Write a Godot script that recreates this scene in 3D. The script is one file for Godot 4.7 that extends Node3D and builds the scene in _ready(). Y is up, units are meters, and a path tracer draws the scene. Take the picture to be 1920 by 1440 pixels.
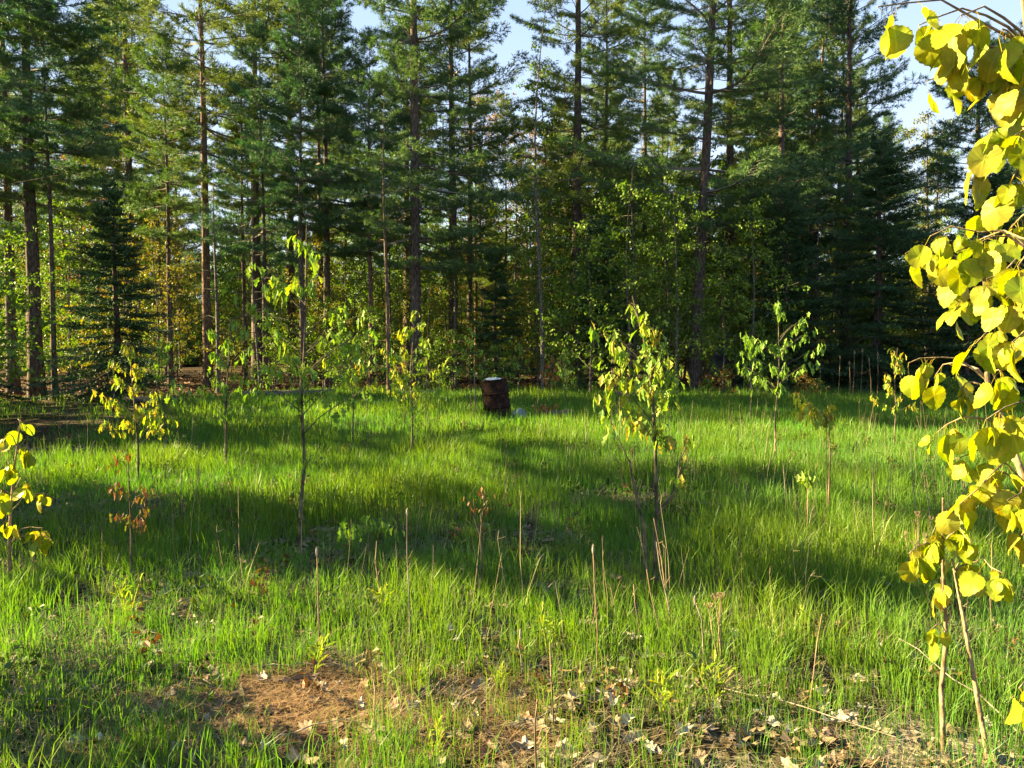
extends Node3D

# ---------------------------------------------------------------- helpers
class Soup:  # loose triangles, flat shaded, each corner with a tint
	var v := PackedVector3Array()
	var c := PackedColorArray()
	func tri(a: Vector3, b: Vector3, d: Vector3, k: Color) -> void:
		v.append(a); v.append(b); v.append(d)
		c.append(k); c.append(k); c.append(k)
	func put(o: Soup, t: Transform3D) -> void:
		v.append_array(t * o.v)
		c.append_array(o.c)
	func add_to(m: ArrayMesh, mat: Material) -> void:
		if v.is_empty():
			return
		var a := []
		a.resize(Mesh.ARRAY_MAX)
		a[Mesh.ARRAY_VERTEX] = v
		a[Mesh.ARRAY_COLOR] = c
		m.add_surface_from_arrays(Mesh.PRIMITIVE_TRIANGLES, a)
		m.surface_set_material(m.get_surface_count() - 1, mat)

class Smooth:  # indexed tubes with smooth normals
	var v := PackedVector3Array()
	var n := PackedVector3Array()
	var i := PackedInt32Array()
	func tube(p: Array, r: Array, sides: int, rough: float = 0.0) -> void:
		var first := v.size()
		var side := Vector3.RIGHT
		for k in p.size():
			var d: Vector3 = (p[mini(k + 1, p.size() - 1)] - p[maxi(k - 1, 0)]).normalized()
			side = (side - d * side.dot(d))
			if side.length() < 0.01:
				side = d.cross(Vector3.FORWARD)
			side = side.normalized()
			var up := d.cross(side)
			for s in sides:
				var ang := TAU * s / sides
				var out := side * cos(ang) + up * sin(ang)
				var w := 1.0 + rough * sin(ang * 3.0 + k * 1.7) + rough * 0.7 * sin(ang * 5.0 - k * 2.3)
				v.append(p[k] + out * float(r[k]) * w)
				n.append(out)
		for k in p.size() - 1:
			for s in sides:
				var a := first + k * sides + s
				var b := first + k * sides + (s + 1) % sides
				i.append_array([a, a + sides, b, b, a + sides, b + sides])
		var tip := v.size()
		v.append(p[-1]); n.append((p[-1] - p[-2]).normalized())
		var last := first + (p.size() - 1) * sides
		for s in sides:
			i.append_array([last + s, tip, last + (s + 1) % sides])
	func add_to(m: ArrayMesh, mat: Material) -> void:
		if v.is_empty():
			return
		var a := []
		a.resize(Mesh.ARRAY_MAX)
		a[Mesh.ARRAY_VERTEX] = v
		a[Mesh.ARRAY_NORMAL] = n
		a[Mesh.ARRAY_INDEX] = i
		m.add_surface_from_arrays(Mesh.PRIMITIVE_TRIANGLES, a)
		m.surface_set_material(m.get_surface_count() - 1, mat)

var rng := RandomNumberGenerator.new()
var lump := FastNoiseLite.new()
var M := {}
var taken := {}

func rr(a: float, b: float) -> float:
	return rng.randf_range(a, b)

func unit() -> Vector3:
	var z := rr(-1, 1)
	var a := rr(0, TAU)
	var s := sqrt(1 - z * z)
	return Vector3(s * cos(a), z, s * sin(a))

func grey(k: float) -> Color:
	return Color(k, k, k)

func numbered(called: String) -> String:
	var k: int = taken.get(called, 0)
	taken[called] = k + 1
	return called if k == 0 else "%s_%03d" % [called, k]

func tag(o: Node3D, label: String, category: String, group := "", kind := "") -> Node3D:
	if label: o.set_meta("label", label)
	if category: o.set_meta("category", category)
	if group: o.set_meta("group", group)
	if kind: o.set_meta("kind", kind)
	return o

func thing(called: String, label: String, category: String, at: Vector3, turn := 0.0, group := "") -> Node3D:
	var o := Node3D.new()
	o.name = numbered(called)
	add_child(o)
	o.position = at
	o.rotation.y = turn
	tag(o, label, category, group)
	return o

func part(called: String, m: Mesh, parent: Node, mat: Material = null) -> MeshInstance3D:
	var o := MeshInstance3D.new()
	o.name = called if parent != self else numbered(called)
	o.mesh = m
	if mat: o.material_override = mat
	parent.add_child(o, true)
	return o

func lin(r: float, g: float, b: float) -> Color:
	return Color(r, g, b).linear_to_srgb()

func noise_tex(freq: float, oct: int, lo: Color, hi: Color, size := 512, kind := FastNoiseLite.TYPE_SIMPLEX_SMOOTH, sd := 1) -> NoiseTexture2D:
	var f := FastNoiseLite.new()
	f.noise_type = kind
	f.frequency = freq
	f.fractal_octaves = oct
	f.seed = sd
	var t := NoiseTexture2D.new()
	t.width = size; t.height = size
	t.seamless = true
	t.noise = f
	var g := Gradient.new()
	g.set_color(0, lo); g.set_color(1, hi)
	g.set_offset(0, 0.15); g.set_offset(1, 0.85)
	t.color_ramp = g
	return t

func leafy(r: float, g: float, b: float, back: Color, rough := 0.6) -> StandardMaterial3D:
	var m := StandardMaterial3D.new()
	m.albedo_color = lin(r, g, b)
	m.vertex_color_use_as_albedo = true
	m.roughness = rough
	m.metallic_specular = 0.35
	m.backlight_enabled = true
	m.backlight = back
	m.cull_mode = BaseMaterial3D.CULL_DISABLED
	return m

func bark(r: float, g: float, b: float, sd: int, stretch := 0.25) -> StandardMaterial3D:
	var m := StandardMaterial3D.new()
	m.albedo_color = lin(r, g, b)
	m.roughness = 0.95
	m.metallic_specular = 0.2
	m.albedo_texture = noise_tex(0.03, 5, Color(0.45, 0.44, 0.43), Color(1.0, 0.98, 0.95), 256, FastNoiseLite.TYPE_SIMPLEX_SMOOTH, sd)
	m.heightmap_enabled = true
	m.heightmap_texture = m.albedo_texture
	m.heightmap_scale = 2.0
	m.uv1_triplanar = true
	m.uv1_scale = Vector3(2.2, 2.2 * stretch, 2.2)
	return m

func gh(x: float, z: float) -> float:  # the lie of the land
	return 0.05 * sin(x * 0.45 + 1.0) * sin(z * 0.38) + 0.35 * smoothstep(24.0, 60.0, -z) * sin(x * 0.11 + z * 0.07)

func at(x: float, z: float) -> Vector3:
	return Vector3(x, gh(x, z), z)

# ---------------------------------------------------------------- foliage pieces
var tufts := []   # needle tufts of white pine, pointing along +x
var tufts_low := []

func make_tuft(n: int, nl: float, nw: float, t0: float, t1: float) -> Soup:
	var s := Soup.new()
	for k in n:
		var d := (Vector3.RIGHT * rr(0.35, 1.1) + unit() * 0.8 + Vector3.UP * 0.12).normalized()
		var side := d.cross(unit()).normalized() * nw * 0.5
		var tip := d * nl * rr(0.75, 1.15)
		var t := rr(t0, t1)
		var col := Color(t * rr(0.85, 1.1), t, t * rr(0.75, 1.1))
		if k % 2 == 0:
			s.tri(side, -side, tip, col)
		else:
			s.tri(Vector3.ZERO, tip * 0.97 + side * 0.8, tip - side * 0.8, col)
	return s

func stick(s: Soup, a: Vector3, b: Vector3, r0: float, r1: float, k: Color) -> void:
	var d := (b - a).normalized()
	var u := d.cross(Vector3.UP if absf(d.y) < 0.9 else Vector3.RIGHT).normalized()
	var w := d.cross(u)
	for j in 3:
		var p := u * cos(TAU * j / 3) + w * sin(TAU * j / 3)
		var q := u * cos(TAU * (j + 1) / 3) + w * sin(TAU * (j + 1) / 3)
		s.tri(a + p * r0, b + p * r1, a + q * r0, k)
		s.tri(a + q * r0, b + p * r1, b + q * r1, k)

func aim(d: Vector3, p: Vector3, s: float, roll: float) -> Transform3D:
	var x := d.normalized()
	var y := (Vector3.UP - x * x.y)
	if y.length() < 0.05: y = Vector3.FORWARD
	y = y.normalized().rotated(x, roll)
	return Transform3D(Basis(x * s, y * s, x.cross(y) * s), p)

func pine_bough(length: float, gap: float, set_: Array) -> Array:
	var wood := Soup.new()
	var leaf := Soup.new()
	var ph := rr(0, TAU)
	var axis := func(t: float) -> Vector3:
		return Vector3(length * t, length * (0.24 * t * t - 0.08 * t), length * 0.06 * sin(t * 5.0 + ph))
	var seg := 7
	for k in seg:
		stick(wood, axis.call(float(k) / seg), axis.call(float(k + 1) / seg), 0.012 * length * (1.05 - float(k) / seg), 0.012 * length * (1.05 - float(k + 1) / seg), grey(0.8))
	var nb := int(7 + length * 4.8)
	for k in nb:
		var t := lerpf(0.24, 0.99, (k + rr(0, 0.7)) / nb)
		var base: Vector3 = axis.call(t)
		var bl := (0.42 * length * (1.02 - t) + 0.2) * rr(0.6, 1.15)
		var dirv := Vector3(1, rr(-0.05, 0.35), (1.0 if k % 2 else -1.0) * rr(0.7, 1.5)).normalized()
		stick(wood, base, base + dirv * bl, 0.008, 0.003, grey(0.8))
		var q := 0.3 * bl
		while q < bl:
			var p := base + dirv * q + Vector3(0, 0.05 * q * q / bl, 0)
			leaf.put(set_[rng.randi() % set_.size()], aim(dirv + unit() * 0.55, p, rr(0.8, 1.15), rr(0, TAU)))
			q += gap * rr(0.7, 1.3)
		leaf.put(set_[rng.randi() % set_.size()], aim(dirv, base + dirv * bl, 1.0, rr(0, TAU)))
	leaf.put(set_[0], aim(Vector3(1, 0.2, 0), axis.call(1.0), 1.1, 0))
	return [wood, leaf, length]

func spruce_bough(length: float, droop: float) -> Array:
	var wood := Soup.new()
	var leaf := Soup.new()
	var axis := func(t: float) -> Vector3:
		return Vector3(length * t, length * (-droop * t + droop * 0.55 * t * t), 0)
	for k in 4:
		stick(wood, axis.call(k / 4.0), axis.call((k + 1) / 4.0), 0.012 * length * (1.1 - k / 4.0), 0.012 * length * (0.85 - k / 4.0 * 0.8), grey(0.7))
	var nb := int(9 + length * 11)
	for k in nb:
		var t := lerpf(0.1, 1.0, (k + rr(0, 0.6)) / nb)
		var base: Vector3 = axis.call(t)
		var bl := (0.4 * length * (1.0 - t) + 0.14) * rr(0.6, 1.1)
		var dirv := Vector3(1, rr(-0.3, 0.0), (1.0 if k % 2 else -1.0) * rr(0.6, 1.3)).normalized()
		var tone := rr(0.4, 1.0)
		var q := 0.0
		while q < bl:
			var p := base + dirv * q
			for s in 3:
				var d := (dirv + unit() * 0.8).normalized()
				var side := d.cross(Vector3.UP + unit() * 0.7).normalized() * 0.015
				leaf.tri(p + side, p - side, p + d * rr(0.07, 0.12), Color(tone * rr(0.8, 1.1), tone, tone * 0.95))
			q += 0.04
	return [wood, leaf, length]

func tree_mesh(h: float, cs: float, r: float, spacing: float, per: float, boughs: Array, profile: String, skip: float, stretch_gap := 0.0) -> Array:
	var wood := Soup.new()
	var leaf := Soup.new()
	var y := cs
	var sideways := rr(0, TAU)
	while y < h - 0.15:
		var u := (y - cs) / (h - cs)
		var prof := pow(1.0 - u, 0.6) * minf(1.0, 0.6 + u * 3.0) if profile == "pine" else pow(1.0 - u, 0.92) + 0.03
		var a0 := rr(0, TAU)
		var n := int(round(per * rr(0.75, 1.25)))
		var swell := rr(0.6, 1.2) if profile == "pine" else 1.0
		for k in n:
			if rng.randf() < skip: continue
			var az := a0 + TAU * k / n + rr(-0.35, 0.35)
			var want := r * prof * swell * rr(0.55, 1.25) * (1.0 + 0.25 * cos(az - sideways))
			if want < 0.18: continue
			var best: Array = boughs[0]
			for b in boughs:
				if absf(log(b[2] / want)) < absf(log(best[2] / want)) - rr(0.0, 0.15): best = b
			var pitch := lerpf(-0.12, 0.75, pow(u, 1.3)) + rr(-0.15, 0.15) if profile == "pine" else lerpf(-0.1, 0.5, u) + rr(-0.1, 0.1)
			var bs := Basis(Vector3.UP, az) * Basis(Vector3.BACK, pitch) * Basis(Vector3.RIGHT, rr(-0.3, 0.3))
			var t := Transform3D(bs.scaled(Vector3.ONE * want / float(best[2])), Vector3(0, y + rr(-0.12, 0.12), 0))
			wood.put(best[0], t)
			leaf.put(best[1], t)
		y += spacing * rr(0.75, 1.3) * (1.0 - 0.45 * u)
	for k in 3:
		var b: Array = boughs[0]
		leaf.put(b[1], Transform3D(Basis(Vector3.UP, k * 2.1) * Basis(Vector3.BACK, 1.35).scaled(Vector3.ONE * 0.7 / float(b[2])), Vector3(0, h - 0.55, 0)))
	return [wood, leaf]

func crown_mesh(pair: Array, wood_mat: Material, leaf_mat: Material) -> ArrayMesh:
	var m := ArrayMesh.new()
	pair[1].add_to(m, leaf_mat)
	pair[0].add_to(m, wood_mat)
	return m

func trunk_mesh(h: float, r0: float, cs: float, mat: Material, dead: int, sides := 9) -> ArrayMesh:
	var g := Smooth.new()
	var p := []
	var r := []
	var n := 14
	var ph := rr(0, TAU)
	for k in n + 1:
		var u := float(k) / n
		p.append(Vector3(0.06 * sin(u * 7 + ph) * u, h * u - (0.3 if k == 0 else 0.0), 0.06 * cos(u * 6 + ph) * u))
		r.append(r0 * (1.0 - 0.93 * pow(u, 1.15)) * (1.35 if k == 0 else 1.0))
	g.tube(p, r, sides, 0.05)
	for k in dead:
		var y := rr(0.8, cs + 1.0)
		var a := rr(0, TAU)
		var l := rr(0.3, 1.5) * (0.5 + 0.6 * y / maxf(cs, 1.0))
		var d := Vector3(cos(a), rr(-0.25, 0.2), sin(a))
		var e := Vector3(0, y, 0) + d * l
		var mid := Vector3(0, y, 0) + d * l * 0.5 + Vector3(0, 0.06, 0)
		g.tube([Vector3(0, y, 0), mid, e + Vector3(0, -0.08, 0)], [0.014, 0.009, 0.003], 4)
		for q in 2:
			var s := Vector3(0, y, 0) + d * l * rr(0.4, 0.8)
			g.tube([s, s + (d + unit() * 0.8) * l * 0.35], [0.005, 0.002], 3)
	var m := ArrayMesh.new()
	g.add_to(m, mat)
	return m

func small_leaf(s: Soup, p: Vector3, d: Vector3, l: float, k: Color) -> void:
	var side := d.cross(unit()).normalized()
	var fold := d.cross(side) * l * 0.13
	var mid := p + d * l * 0.45
	s.tri(p, mid + side * l * 0.36 + fold, p + d * l, k)
	s.tri(p, p + d * l, mid - side * l * 0.36 + fold, k)

func broad_tree(h: float, r0: float, rad: float, limbs: int, from: float, clumps: int, per: int, leaf: float, hang: float, wood_mat: Material, leaf_mat: Material, sides := 6) -> Array:
	var g := Smooth.new()
	var s := Soup.new()
	var p := []
	var r := []
	var ph := rr(0, TAU)
	for k in 9:
		var u := k / 8.0
		p.append(Vector3(0.035 * h * sin(u * 4 + ph) * u, h * u - (0.15 if k == 0 else 0.0), 0.03 * h * cos(u * 3 + ph) * u))
		r.append(r0 * (1.0 - 0.9 * u))
	g.tube(p, r, sides)
	for k in limbs:
		var u := lerpf(from, 0.97, (k + rr(0, 0.8)) / limbs)
		var b: Vector3 = p[int(u * 8)].lerp(p[mini(int(u * 8) + 1, 8)], u * 8 - int(u * 8))
		var az := k * 2.4 + rr(-0.4, 0.4)
		var l := rad * (1.1 - 0.75 * u) * rr(0.6, 1.2)
		var d := Vector3(cos(az), rr(0.15, 0.6), sin(az)).normalized()
		var e := b + d * l
		var mid := b + d * l * 0.5 + Vector3(0, 0.08 * l, 0)
		g.tube([b, mid, e], [r0 * 0.28 * (1.1 - u), r0 * 0.18 * (1.1 - u), 0.003], 4)
		for q in clumps:
			var t := rr(0.3, 1.05)
			var c := b.lerp(mid, t * 2) if t < 0.5 else mid.lerp(e, t * 2 - 1)
			var off := unit() * l * 0.3 * Vector3(1, 0.5, 1)
			stick(s, c, c + off, 0.003, 0.0015, Color(0.25, 0.2, 0.3))
			var tone := rr(0.55, 1.0)
			for w in per:
				var d2 := (unit() + Vector3(0, -hang, 0)).normalized()
				var k2 := tone * rr(0.8, 1.15)
				small_leaf(s, c + off * rr(0.4, 1.1) + unit() * leaf, d2, leaf * rr(0.7, 1.25), Color(k2 * rr(0.85, 1.2), k2, k2 * rr(0.7, 1.1)))
	var m := ArrayMesh.new()
	g.add_to(m, wood_mat)
	var c2 := ArrayMesh.new()
	s.add_to(c2, leaf_mat)
	return [m, c2]

# leaves of the saplings: hanging along -y from the stalk's root
func drooping_leaf(l: float, w: float, curl: float, lobes: float, fold: float) -> ArrayMesh:
	var s := Soup.new()
	var n := 9
	var mid := []
	var lft := []
	var rgt := []
	for k in n:
		var u := float(k) / (n - 1)
		var ww := w * pow(sin(PI * pow(u, 0.75)), 0.8) * (1.0 + 0.5 * cos(u * lobes * TAU))
		if k == n - 1: ww = 0.0
		var c := Vector3(0.1 * l * sin(u * 3), -0.22 * l - l * u, curl * l * sin(u * 1.9))
		mid.append(c)
		lft.append(c + Vector3(-ww * cos(fold), -0.12 * ww, ww * sin(fold)))
		rgt.append(c + Vector3(ww * cos(fold), -0.12 * ww, ww * sin(fold)))
	for k in n - 1:
		var t := 1.0 - 0.12 * (k % 2)
		for e in [lft, rgt]:
			s.tri(mid[k], e[k], e[k + 1], grey(t))
			s.tri(mid[k], e[k + 1], mid[k + 1], grey(t * 0.96))
	stick(s, Vector3.ZERO, mid[0], 0.0012, 0.001, Color(1.0, 0.8, 0.8))
	var m := ArrayMesh.new()
	s.add_to(m, null)
	return m

const RINGS := [0.0, 0.12, 0.26, 0.4, 0.55, 0.7, 0.85, 1.0]
func vein(x: float, y: float) -> float:  # midrib and side veins of a leaf whose stalk is at y = 1
	var side := fposmod((y - absf(x) * 0.75) * 3.2 + 0.2, 1.0)
	return maxf(smoothstep(0.07, 0.0, absf(x)), 0.7 * smoothstep(0.16, 0.0, minf(side, 1.0 - side)))

func aspen_leaf(rad: float, stalk: float, fold: float, curl: float, sd: int) -> ArrayMesh:
	var st := SurfaceTool.new()
	st.begin(Mesh.PRIMITIVE_TRIANGLES)
	st.set_smooth_group(0)
	var n := 68
	var p0 := Vector3(0, -stalk, 0.25 * stalk)
	var c := p0 + Vector3(0, -rad * 0.92, 0.02 * rad)
	var at_ := func(k: int, j: int) -> Vector3:
		var a := TAU * (k % n) / n
		var q : float = rad * (1.0 + (0.028 * [-1.0, -0.2, 0.7, 1.3][k % 4] if j == RINGS.size() - 1 else 0.0)) * (1.0 + 0.34 * pow(maxf(0.0, -cos(a)), 7.0) - 0.07 * pow(maxf(0.0, cos(a)), 4.0)) * RINGS[j]
		var x : float = q * sin(a)
		var y : float = q * cos(a)
		return c + Vector3(x * cos(fold), y, sqrt(x * x + 0.004 * rad * rad) * sin(fold) + curl * (y * y + 0.5 * x * y) / rad + 0.07 * q * sin(a * 2 + sd) + 0.03 * q * sin(a * 5 - sd) + 0.02 * rad * vein(x / rad, y / rad))
	for j in RINGS.size() - 1:
		for k in n:
			for e in ([[k, 1], [k + 1, 1], [k, 0]] if j == 0 else [[k, j], [k, j + 1], [k + 1, j + 1], [k, j], [k + 1, j + 1], [k + 1, j]]):
				var a2 : float = TAU * (e[0] % n) / n
				var vx: float = RINGS[e[1]] * sin(a2)
				var vy: float = RINGS[e[1]] * cos(a2)
				var tone := 0.74 + 0.26 * vein(vx, vy) + 0.06 * sin(vx * 7 + sd) * sin(vy * 6 - sd)
				if sd % 4 == 0 and j == RINGS.size() - 2 and e[1] == RINGS.size() - 1 and sin(a2 * 2.5 + sd) > 0.2: tone *= 0.35
				st.set_color(Color(tone * (1.0 + 0.1 * sin(vy * 3 + sd * 2)), tone, tone))
				st.add_vertex(at_.call(e[0], e[1]))
	st.index()
	st.generate_normals()
	var m := st.commit()
	var s := Soup.new()
	stick(s, Vector3.ZERO, Vector3(0, -stalk * 0.35, 0.22 * stalk), 0.026, 0.02, Color(1, 0.75, 0.5))
	stick(s, Vector3(0, -stalk * 0.35, 0.22 * stalk), p0 + Vector3(0, -0.05 * rad, 0), 0.02, 0.018, Color(1, 0.75, 0.5))
	s.add_to(m, null)
	return m

func twig_mesh(p: Array, r0: float, r1: float, sides := 5) -> ArrayMesh:
	var g := Smooth.new()
	var r := []
	for k in p.size():
		r.append(lerpf(r0, r1, float(k) / (p.size() - 1)))
	g.tube(p, r, sides, 0.06)
	var m := ArrayMesh.new()
	g.add_to(m, null)
	return m

func bend(a: Vector3, b: Vector3, lift: float, n := 5) -> Array:
	var out := []
	for k in n:
		var t := float(k) / (n - 1)
		out.append(a.lerp(b, t) + Vector3(0, lift * sin(PI * t), 0) + (unit() * 0.012 if k > 0 and k < n - 1 else Vector3.ZERO))
	return out

func on_path(p: Array, y: float) -> Vector3:
	for k in p.size() - 1:
		if p[k + 1].y >= y and p[k].y <= y:
			return p[k].lerp(p[k + 1], (y - p[k].y) / maxf(p[k + 1].y - p[k].y, 0.001))
	return p[-1] if y > p[-1].y else p[0]

# a sapling: stems, a branch to every cluster, and each drooping leaf
func sapling(called: String, label: String, at_: Vector3, stems: Array, clusters: Array, leaves: Array, tints: Array, wood: Material, r0: float, size: float, depth: float) -> Node3D:
	var o := thing(called, label, "sapling", at_, 0.0, "young trees in the clearing")
	for st in stems:
		part("stem", twig_mesh(st, r0, r0 * 0.3, 7), o, wood)
	for c in clusters:
		var p := Vector3(c[0], c[1], rr(-depth, depth) * minf(1.0, absf(c[0]) * 2.5 + 0.3))
		var near: Array = stems[0]
		for st in stems:
			var y0 := clampf(p.y - 0.6 * absf(p.x), 0.1, st[-1].y)
			if on_path(st, y0).distance_to(p) < on_path(near, clampf(p.y - 0.6 * absf(p.x), 0.1, near[-1].y)).distance_to(p): near = st
		var root := on_path(near, clampf(p.y - 0.55 * Vector2(p.x, p.z).length() - 0.05, 0.12, near[-1].y - 0.03))
		if root.distance_to(p) > 0.04:
			part("branch", twig_mesh(bend(root, p, 0.04), r0 * 0.3, r0 * 0.13, 4), o, wood)
		for k in int(c[2] * 2.4):
			var lf := part("leaf", leaves[rng.randi() % leaves.size()], o, tints[rng.randi() % tints.size()])
			var back := root.lerp(p, 1.0 - rr(-0.1, 0.5)) + unit() * 0.035 + Vector3(0, 0.03, 0)
			var s := size * rr(0.5, 1.05)
			lf.transform = Transform3D(Basis(Vector3.UP, rr(0, TAU)) * Basis(Vector3.RIGHT, rr(-0.42, 0.12)).scaled(Vector3.ONE * s), back)
	return o

func scatter(called: String, label: String, category: String, mesh_: Mesh, spots: Array, tints: Array, mat: Material) -> void:
	var mm := MultiMesh.new()
	mm.transform_format = MultiMesh.TRANSFORM_3D
	mm.use_colors = true
	mm.mesh = mesh_
	mm.instance_count = spots.size()
	for k in spots.size():
		mm.set_instance_transform(k, spots[k])
		mm.set_instance_color(k, tints[k])
	var o := MultiMeshInstance3D.new()
	o.name = numbered(called)
	o.multimesh = mm
	o.material_override = mat
	add_child(o)
	tag(o, label, category, "", "stuff")

func grass_tuft(n: int, spread: float, h0: float, h1: float, w: float, lean: float, dry: float) -> ArrayMesh:
	var s := Soup.new()
	for k in n:
		var a := rr(0, TAU)
		var b := Vector3(cos(a), 0, sin(a)) * spread * sqrt(rng.randf())
		var d := Vector3(cos(a), 0, sin(a)) * rr(0.1, 1.0) * lean + unit() * lean * 0.4
		d.y = 0
		var h := rr(h0, h1)
		var side := Vector3(0, 0, 1).rotated(Vector3.UP, rr(0, TAU)) * w * rr(0.6, 1.1)
		var m := b + d * h * 0.3 + Vector3(0, h * 0.55, 0)
		var t := b + d * h + Vector3(0, h * (1.0 - 0.35 * d.length()), 0)
		var k1 := rr(0.65, 1.0)
		var col := Color(k1 * rr(0.85, 1.25), k1, k1 * rr(0.7, 1.0))
		if rng.randf() < dry:
			col = Color(2.0, 1.05, 2.6) * rr(0.7, 1.1)
		b.y = -0.02
		s.tri(b - side, b + side, m + side * 0.8, col)
		s.tri(b - side, m + side * 0.8, m - side * 0.8, col)
		s.tri(m - side * 0.8, m + side * 0.8, t, col)
	var out := ArrayMesh.new()
	s.add_to(out, null)
	return out

func cover(x: float, z: float) -> float:  # how thick the grass stands
	var d := 1.0
	var e := Vector2((x + 0.88) / 0.48, (z + 3.08) / 0.26).length()
	d *= smoothstep(0.75, 1.25, e + 0.25 * lump.get_noise_2d(x * 9, z * 9))
	if z > -3.9: d *= lerpf(1.0, 0.58, smoothstep(-0.6, 0.2, x) * (1.0 - smoothstep(1.3, 2.4, x)) * smoothstep(-3.9, -3.4, z))
	d *= 1.0 - 0.85 * smoothstep(0.75, 0.3, absf(z + 10.9 + 0.1 * (x + 6)) / 1.2) * smoothstep(-3.2, -4.6, x)
	d *= 1.0 - 0.5 * smoothstep(-1.9, -3.2, x) * smoothstep(-4.6, -5.2, z) * smoothstep(-8.0, -6.6, z)
	d *= 1.0 - smoothstep(-22.5, -25.0, z + 0.8 * sin(x * 0.9) - 2.5 * smoothstep(-2.0, -9.0, x) + 1.0)
	d *= 1.0 - 0.9 * smoothstep(-3.0, -3.0 + 3.0, -7.5 - x - 0.18 * absf(z + 9) )
	var n := lump.get_noise_2d(x * 5.0, z * 5.0) * 0.5 + lump.get_noise_2d(x * 17.0 + 50, z * 17.0) * 0.5
	return clampf(d * (0.8 + 1.1 * n), 0.0, 1.0)

func axis_steps(lo: float, hi: float, near: float, fine: float, growth: float) -> Array:
	var up := []
	var x := 0.0
	var st := fine
	while x < hi:
		up.append(x)
		if x > near: st *= growth
		x += st
	up.append(hi)
	var dn := []
	x = -fine
	st = fine
	while x > lo:
		dn.push_front(x)
		if x < -near: st *= growth
		x -= st
	dn.push_front(lo)
	return dn + up

# ---------------------------------------------------------------- the scene
func _ready() -> void:
	rng.seed = 20240
	lump.seed = 7
	lump.frequency = 0.12
	lump.fractal_octaves = 3

	var cam := Camera3D.new()
	cam.name = "camera"
	cam.fov = 54.0
	cam.near = 0.05
	cam.far = 900.0
	cam.position = Vector3(0, 1.5, 0)
	cam.rotation.x = -atan(70.0 / 1413.0)
	add_child(cam)
	cam.current = true

	var sky := ProceduralSkyMaterial.new()
	sky.sky_top_color = lin(0.115, 0.185, 0.32)
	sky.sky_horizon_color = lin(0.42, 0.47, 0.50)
	sky.sky_curve = 0.2
	sky.ground_bottom_color = lin(0.05, 0.05, 0.03)
	sky.ground_horizon_color = lin(0.12, 0.12, 0.08)
	sky.sun_angle_max = 12.0
	sky.energy_multiplier = 0.42
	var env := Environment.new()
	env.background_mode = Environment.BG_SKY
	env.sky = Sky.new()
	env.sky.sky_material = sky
	env.tonemap_mode = Environment.TONE_MAPPER_LINEAR
	env.tonemap_exposure = 8.4
	env.sdfgi_enabled = true
	env.ssao_enabled = true
	env.ssil_enabled = true
	var we := WorldEnvironment.new()
	we.name = "environment"
	we.environment = env
	add_child(we)

	var sun := DirectionalLight3D.new()
	sun.name = "sun"
	sun.light_energy = 1.6
	sun.light_color = Color(1.0, 0.905, 0.67)
	sun.light_angular_distance = 0.5
	sun.shadow_enabled = true
	add_child(sun)
	sun.look_at_from_position(Vector3.ZERO, Vector3(0.925, -0.40, 0.165))

	materials()
	ground()
	forest()
	clearing()
	grass()
	litter()

func materials() -> void:
	M.bark_pine = bark(0.17, 0.135, 0.115, 3)
	M.bark_warm = bark(0.24, 0.17, 0.13, 5)
	M.bark_grey = bark(0.22, 0.20, 0.17, 8, 0.6)
	M.bark_young = bark(0.20, 0.17, 0.12, 11, 0.5)
	M.bark_aspen = bark(0.42, 0.33, 0.20, 12, 0.6)
	M.dry = bark(0.42, 0.31, 0.19, 14, 0.1)
	M.dry_grey = bark(0.36, 0.32, 0.26, 15, 0.1)
	var limb := StandardMaterial3D.new()
	limb.albedo_color = lin(0.15, 0.12, 0.10)
	limb.roughness = 0.95
	M.limb = limb
	M.pine = leafy(0.125, 0.215, 0.085, Color(0.75, 0.8, 0.35))
	M.pine_blue = leafy(0.100, 0.195, 0.090, Color(0.6, 0.7, 0.4))
	M.pine_yellow = leafy(0.175, 0.245, 0.075, Color(0.8, 0.8, 0.3))
	M.spruce = leafy(0.08, 0.15, 0.062, Color(0.3, 0.4, 0.2))
	M.broad = leafy(0.17, 0.27, 0.035, Color(0.85, 0.9, 0.3), 0.5)
	M.broad_yellow = leafy(0.23, 0.26, 0.032, Color(0.9, 0.8, 0.3), 0.5)
	M.broad_orange = leafy(0.30, 0.225, 0.04, Color(0.9, 0.7, 0.3), 0.5)
	M.grass = leafy(0.130, 0.275, 0.046, Color(1.0, 1.0, 0.35), 0.45)
	M.litter = leafy(0.20, 0.155, 0.105, Color(0.25, 0.2, 0.12), 0.8)
	M.needle_litter = leafy(0.22, 0.135, 0.06, Color(0.1, 0.06, 0.03), 0.8)

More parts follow.
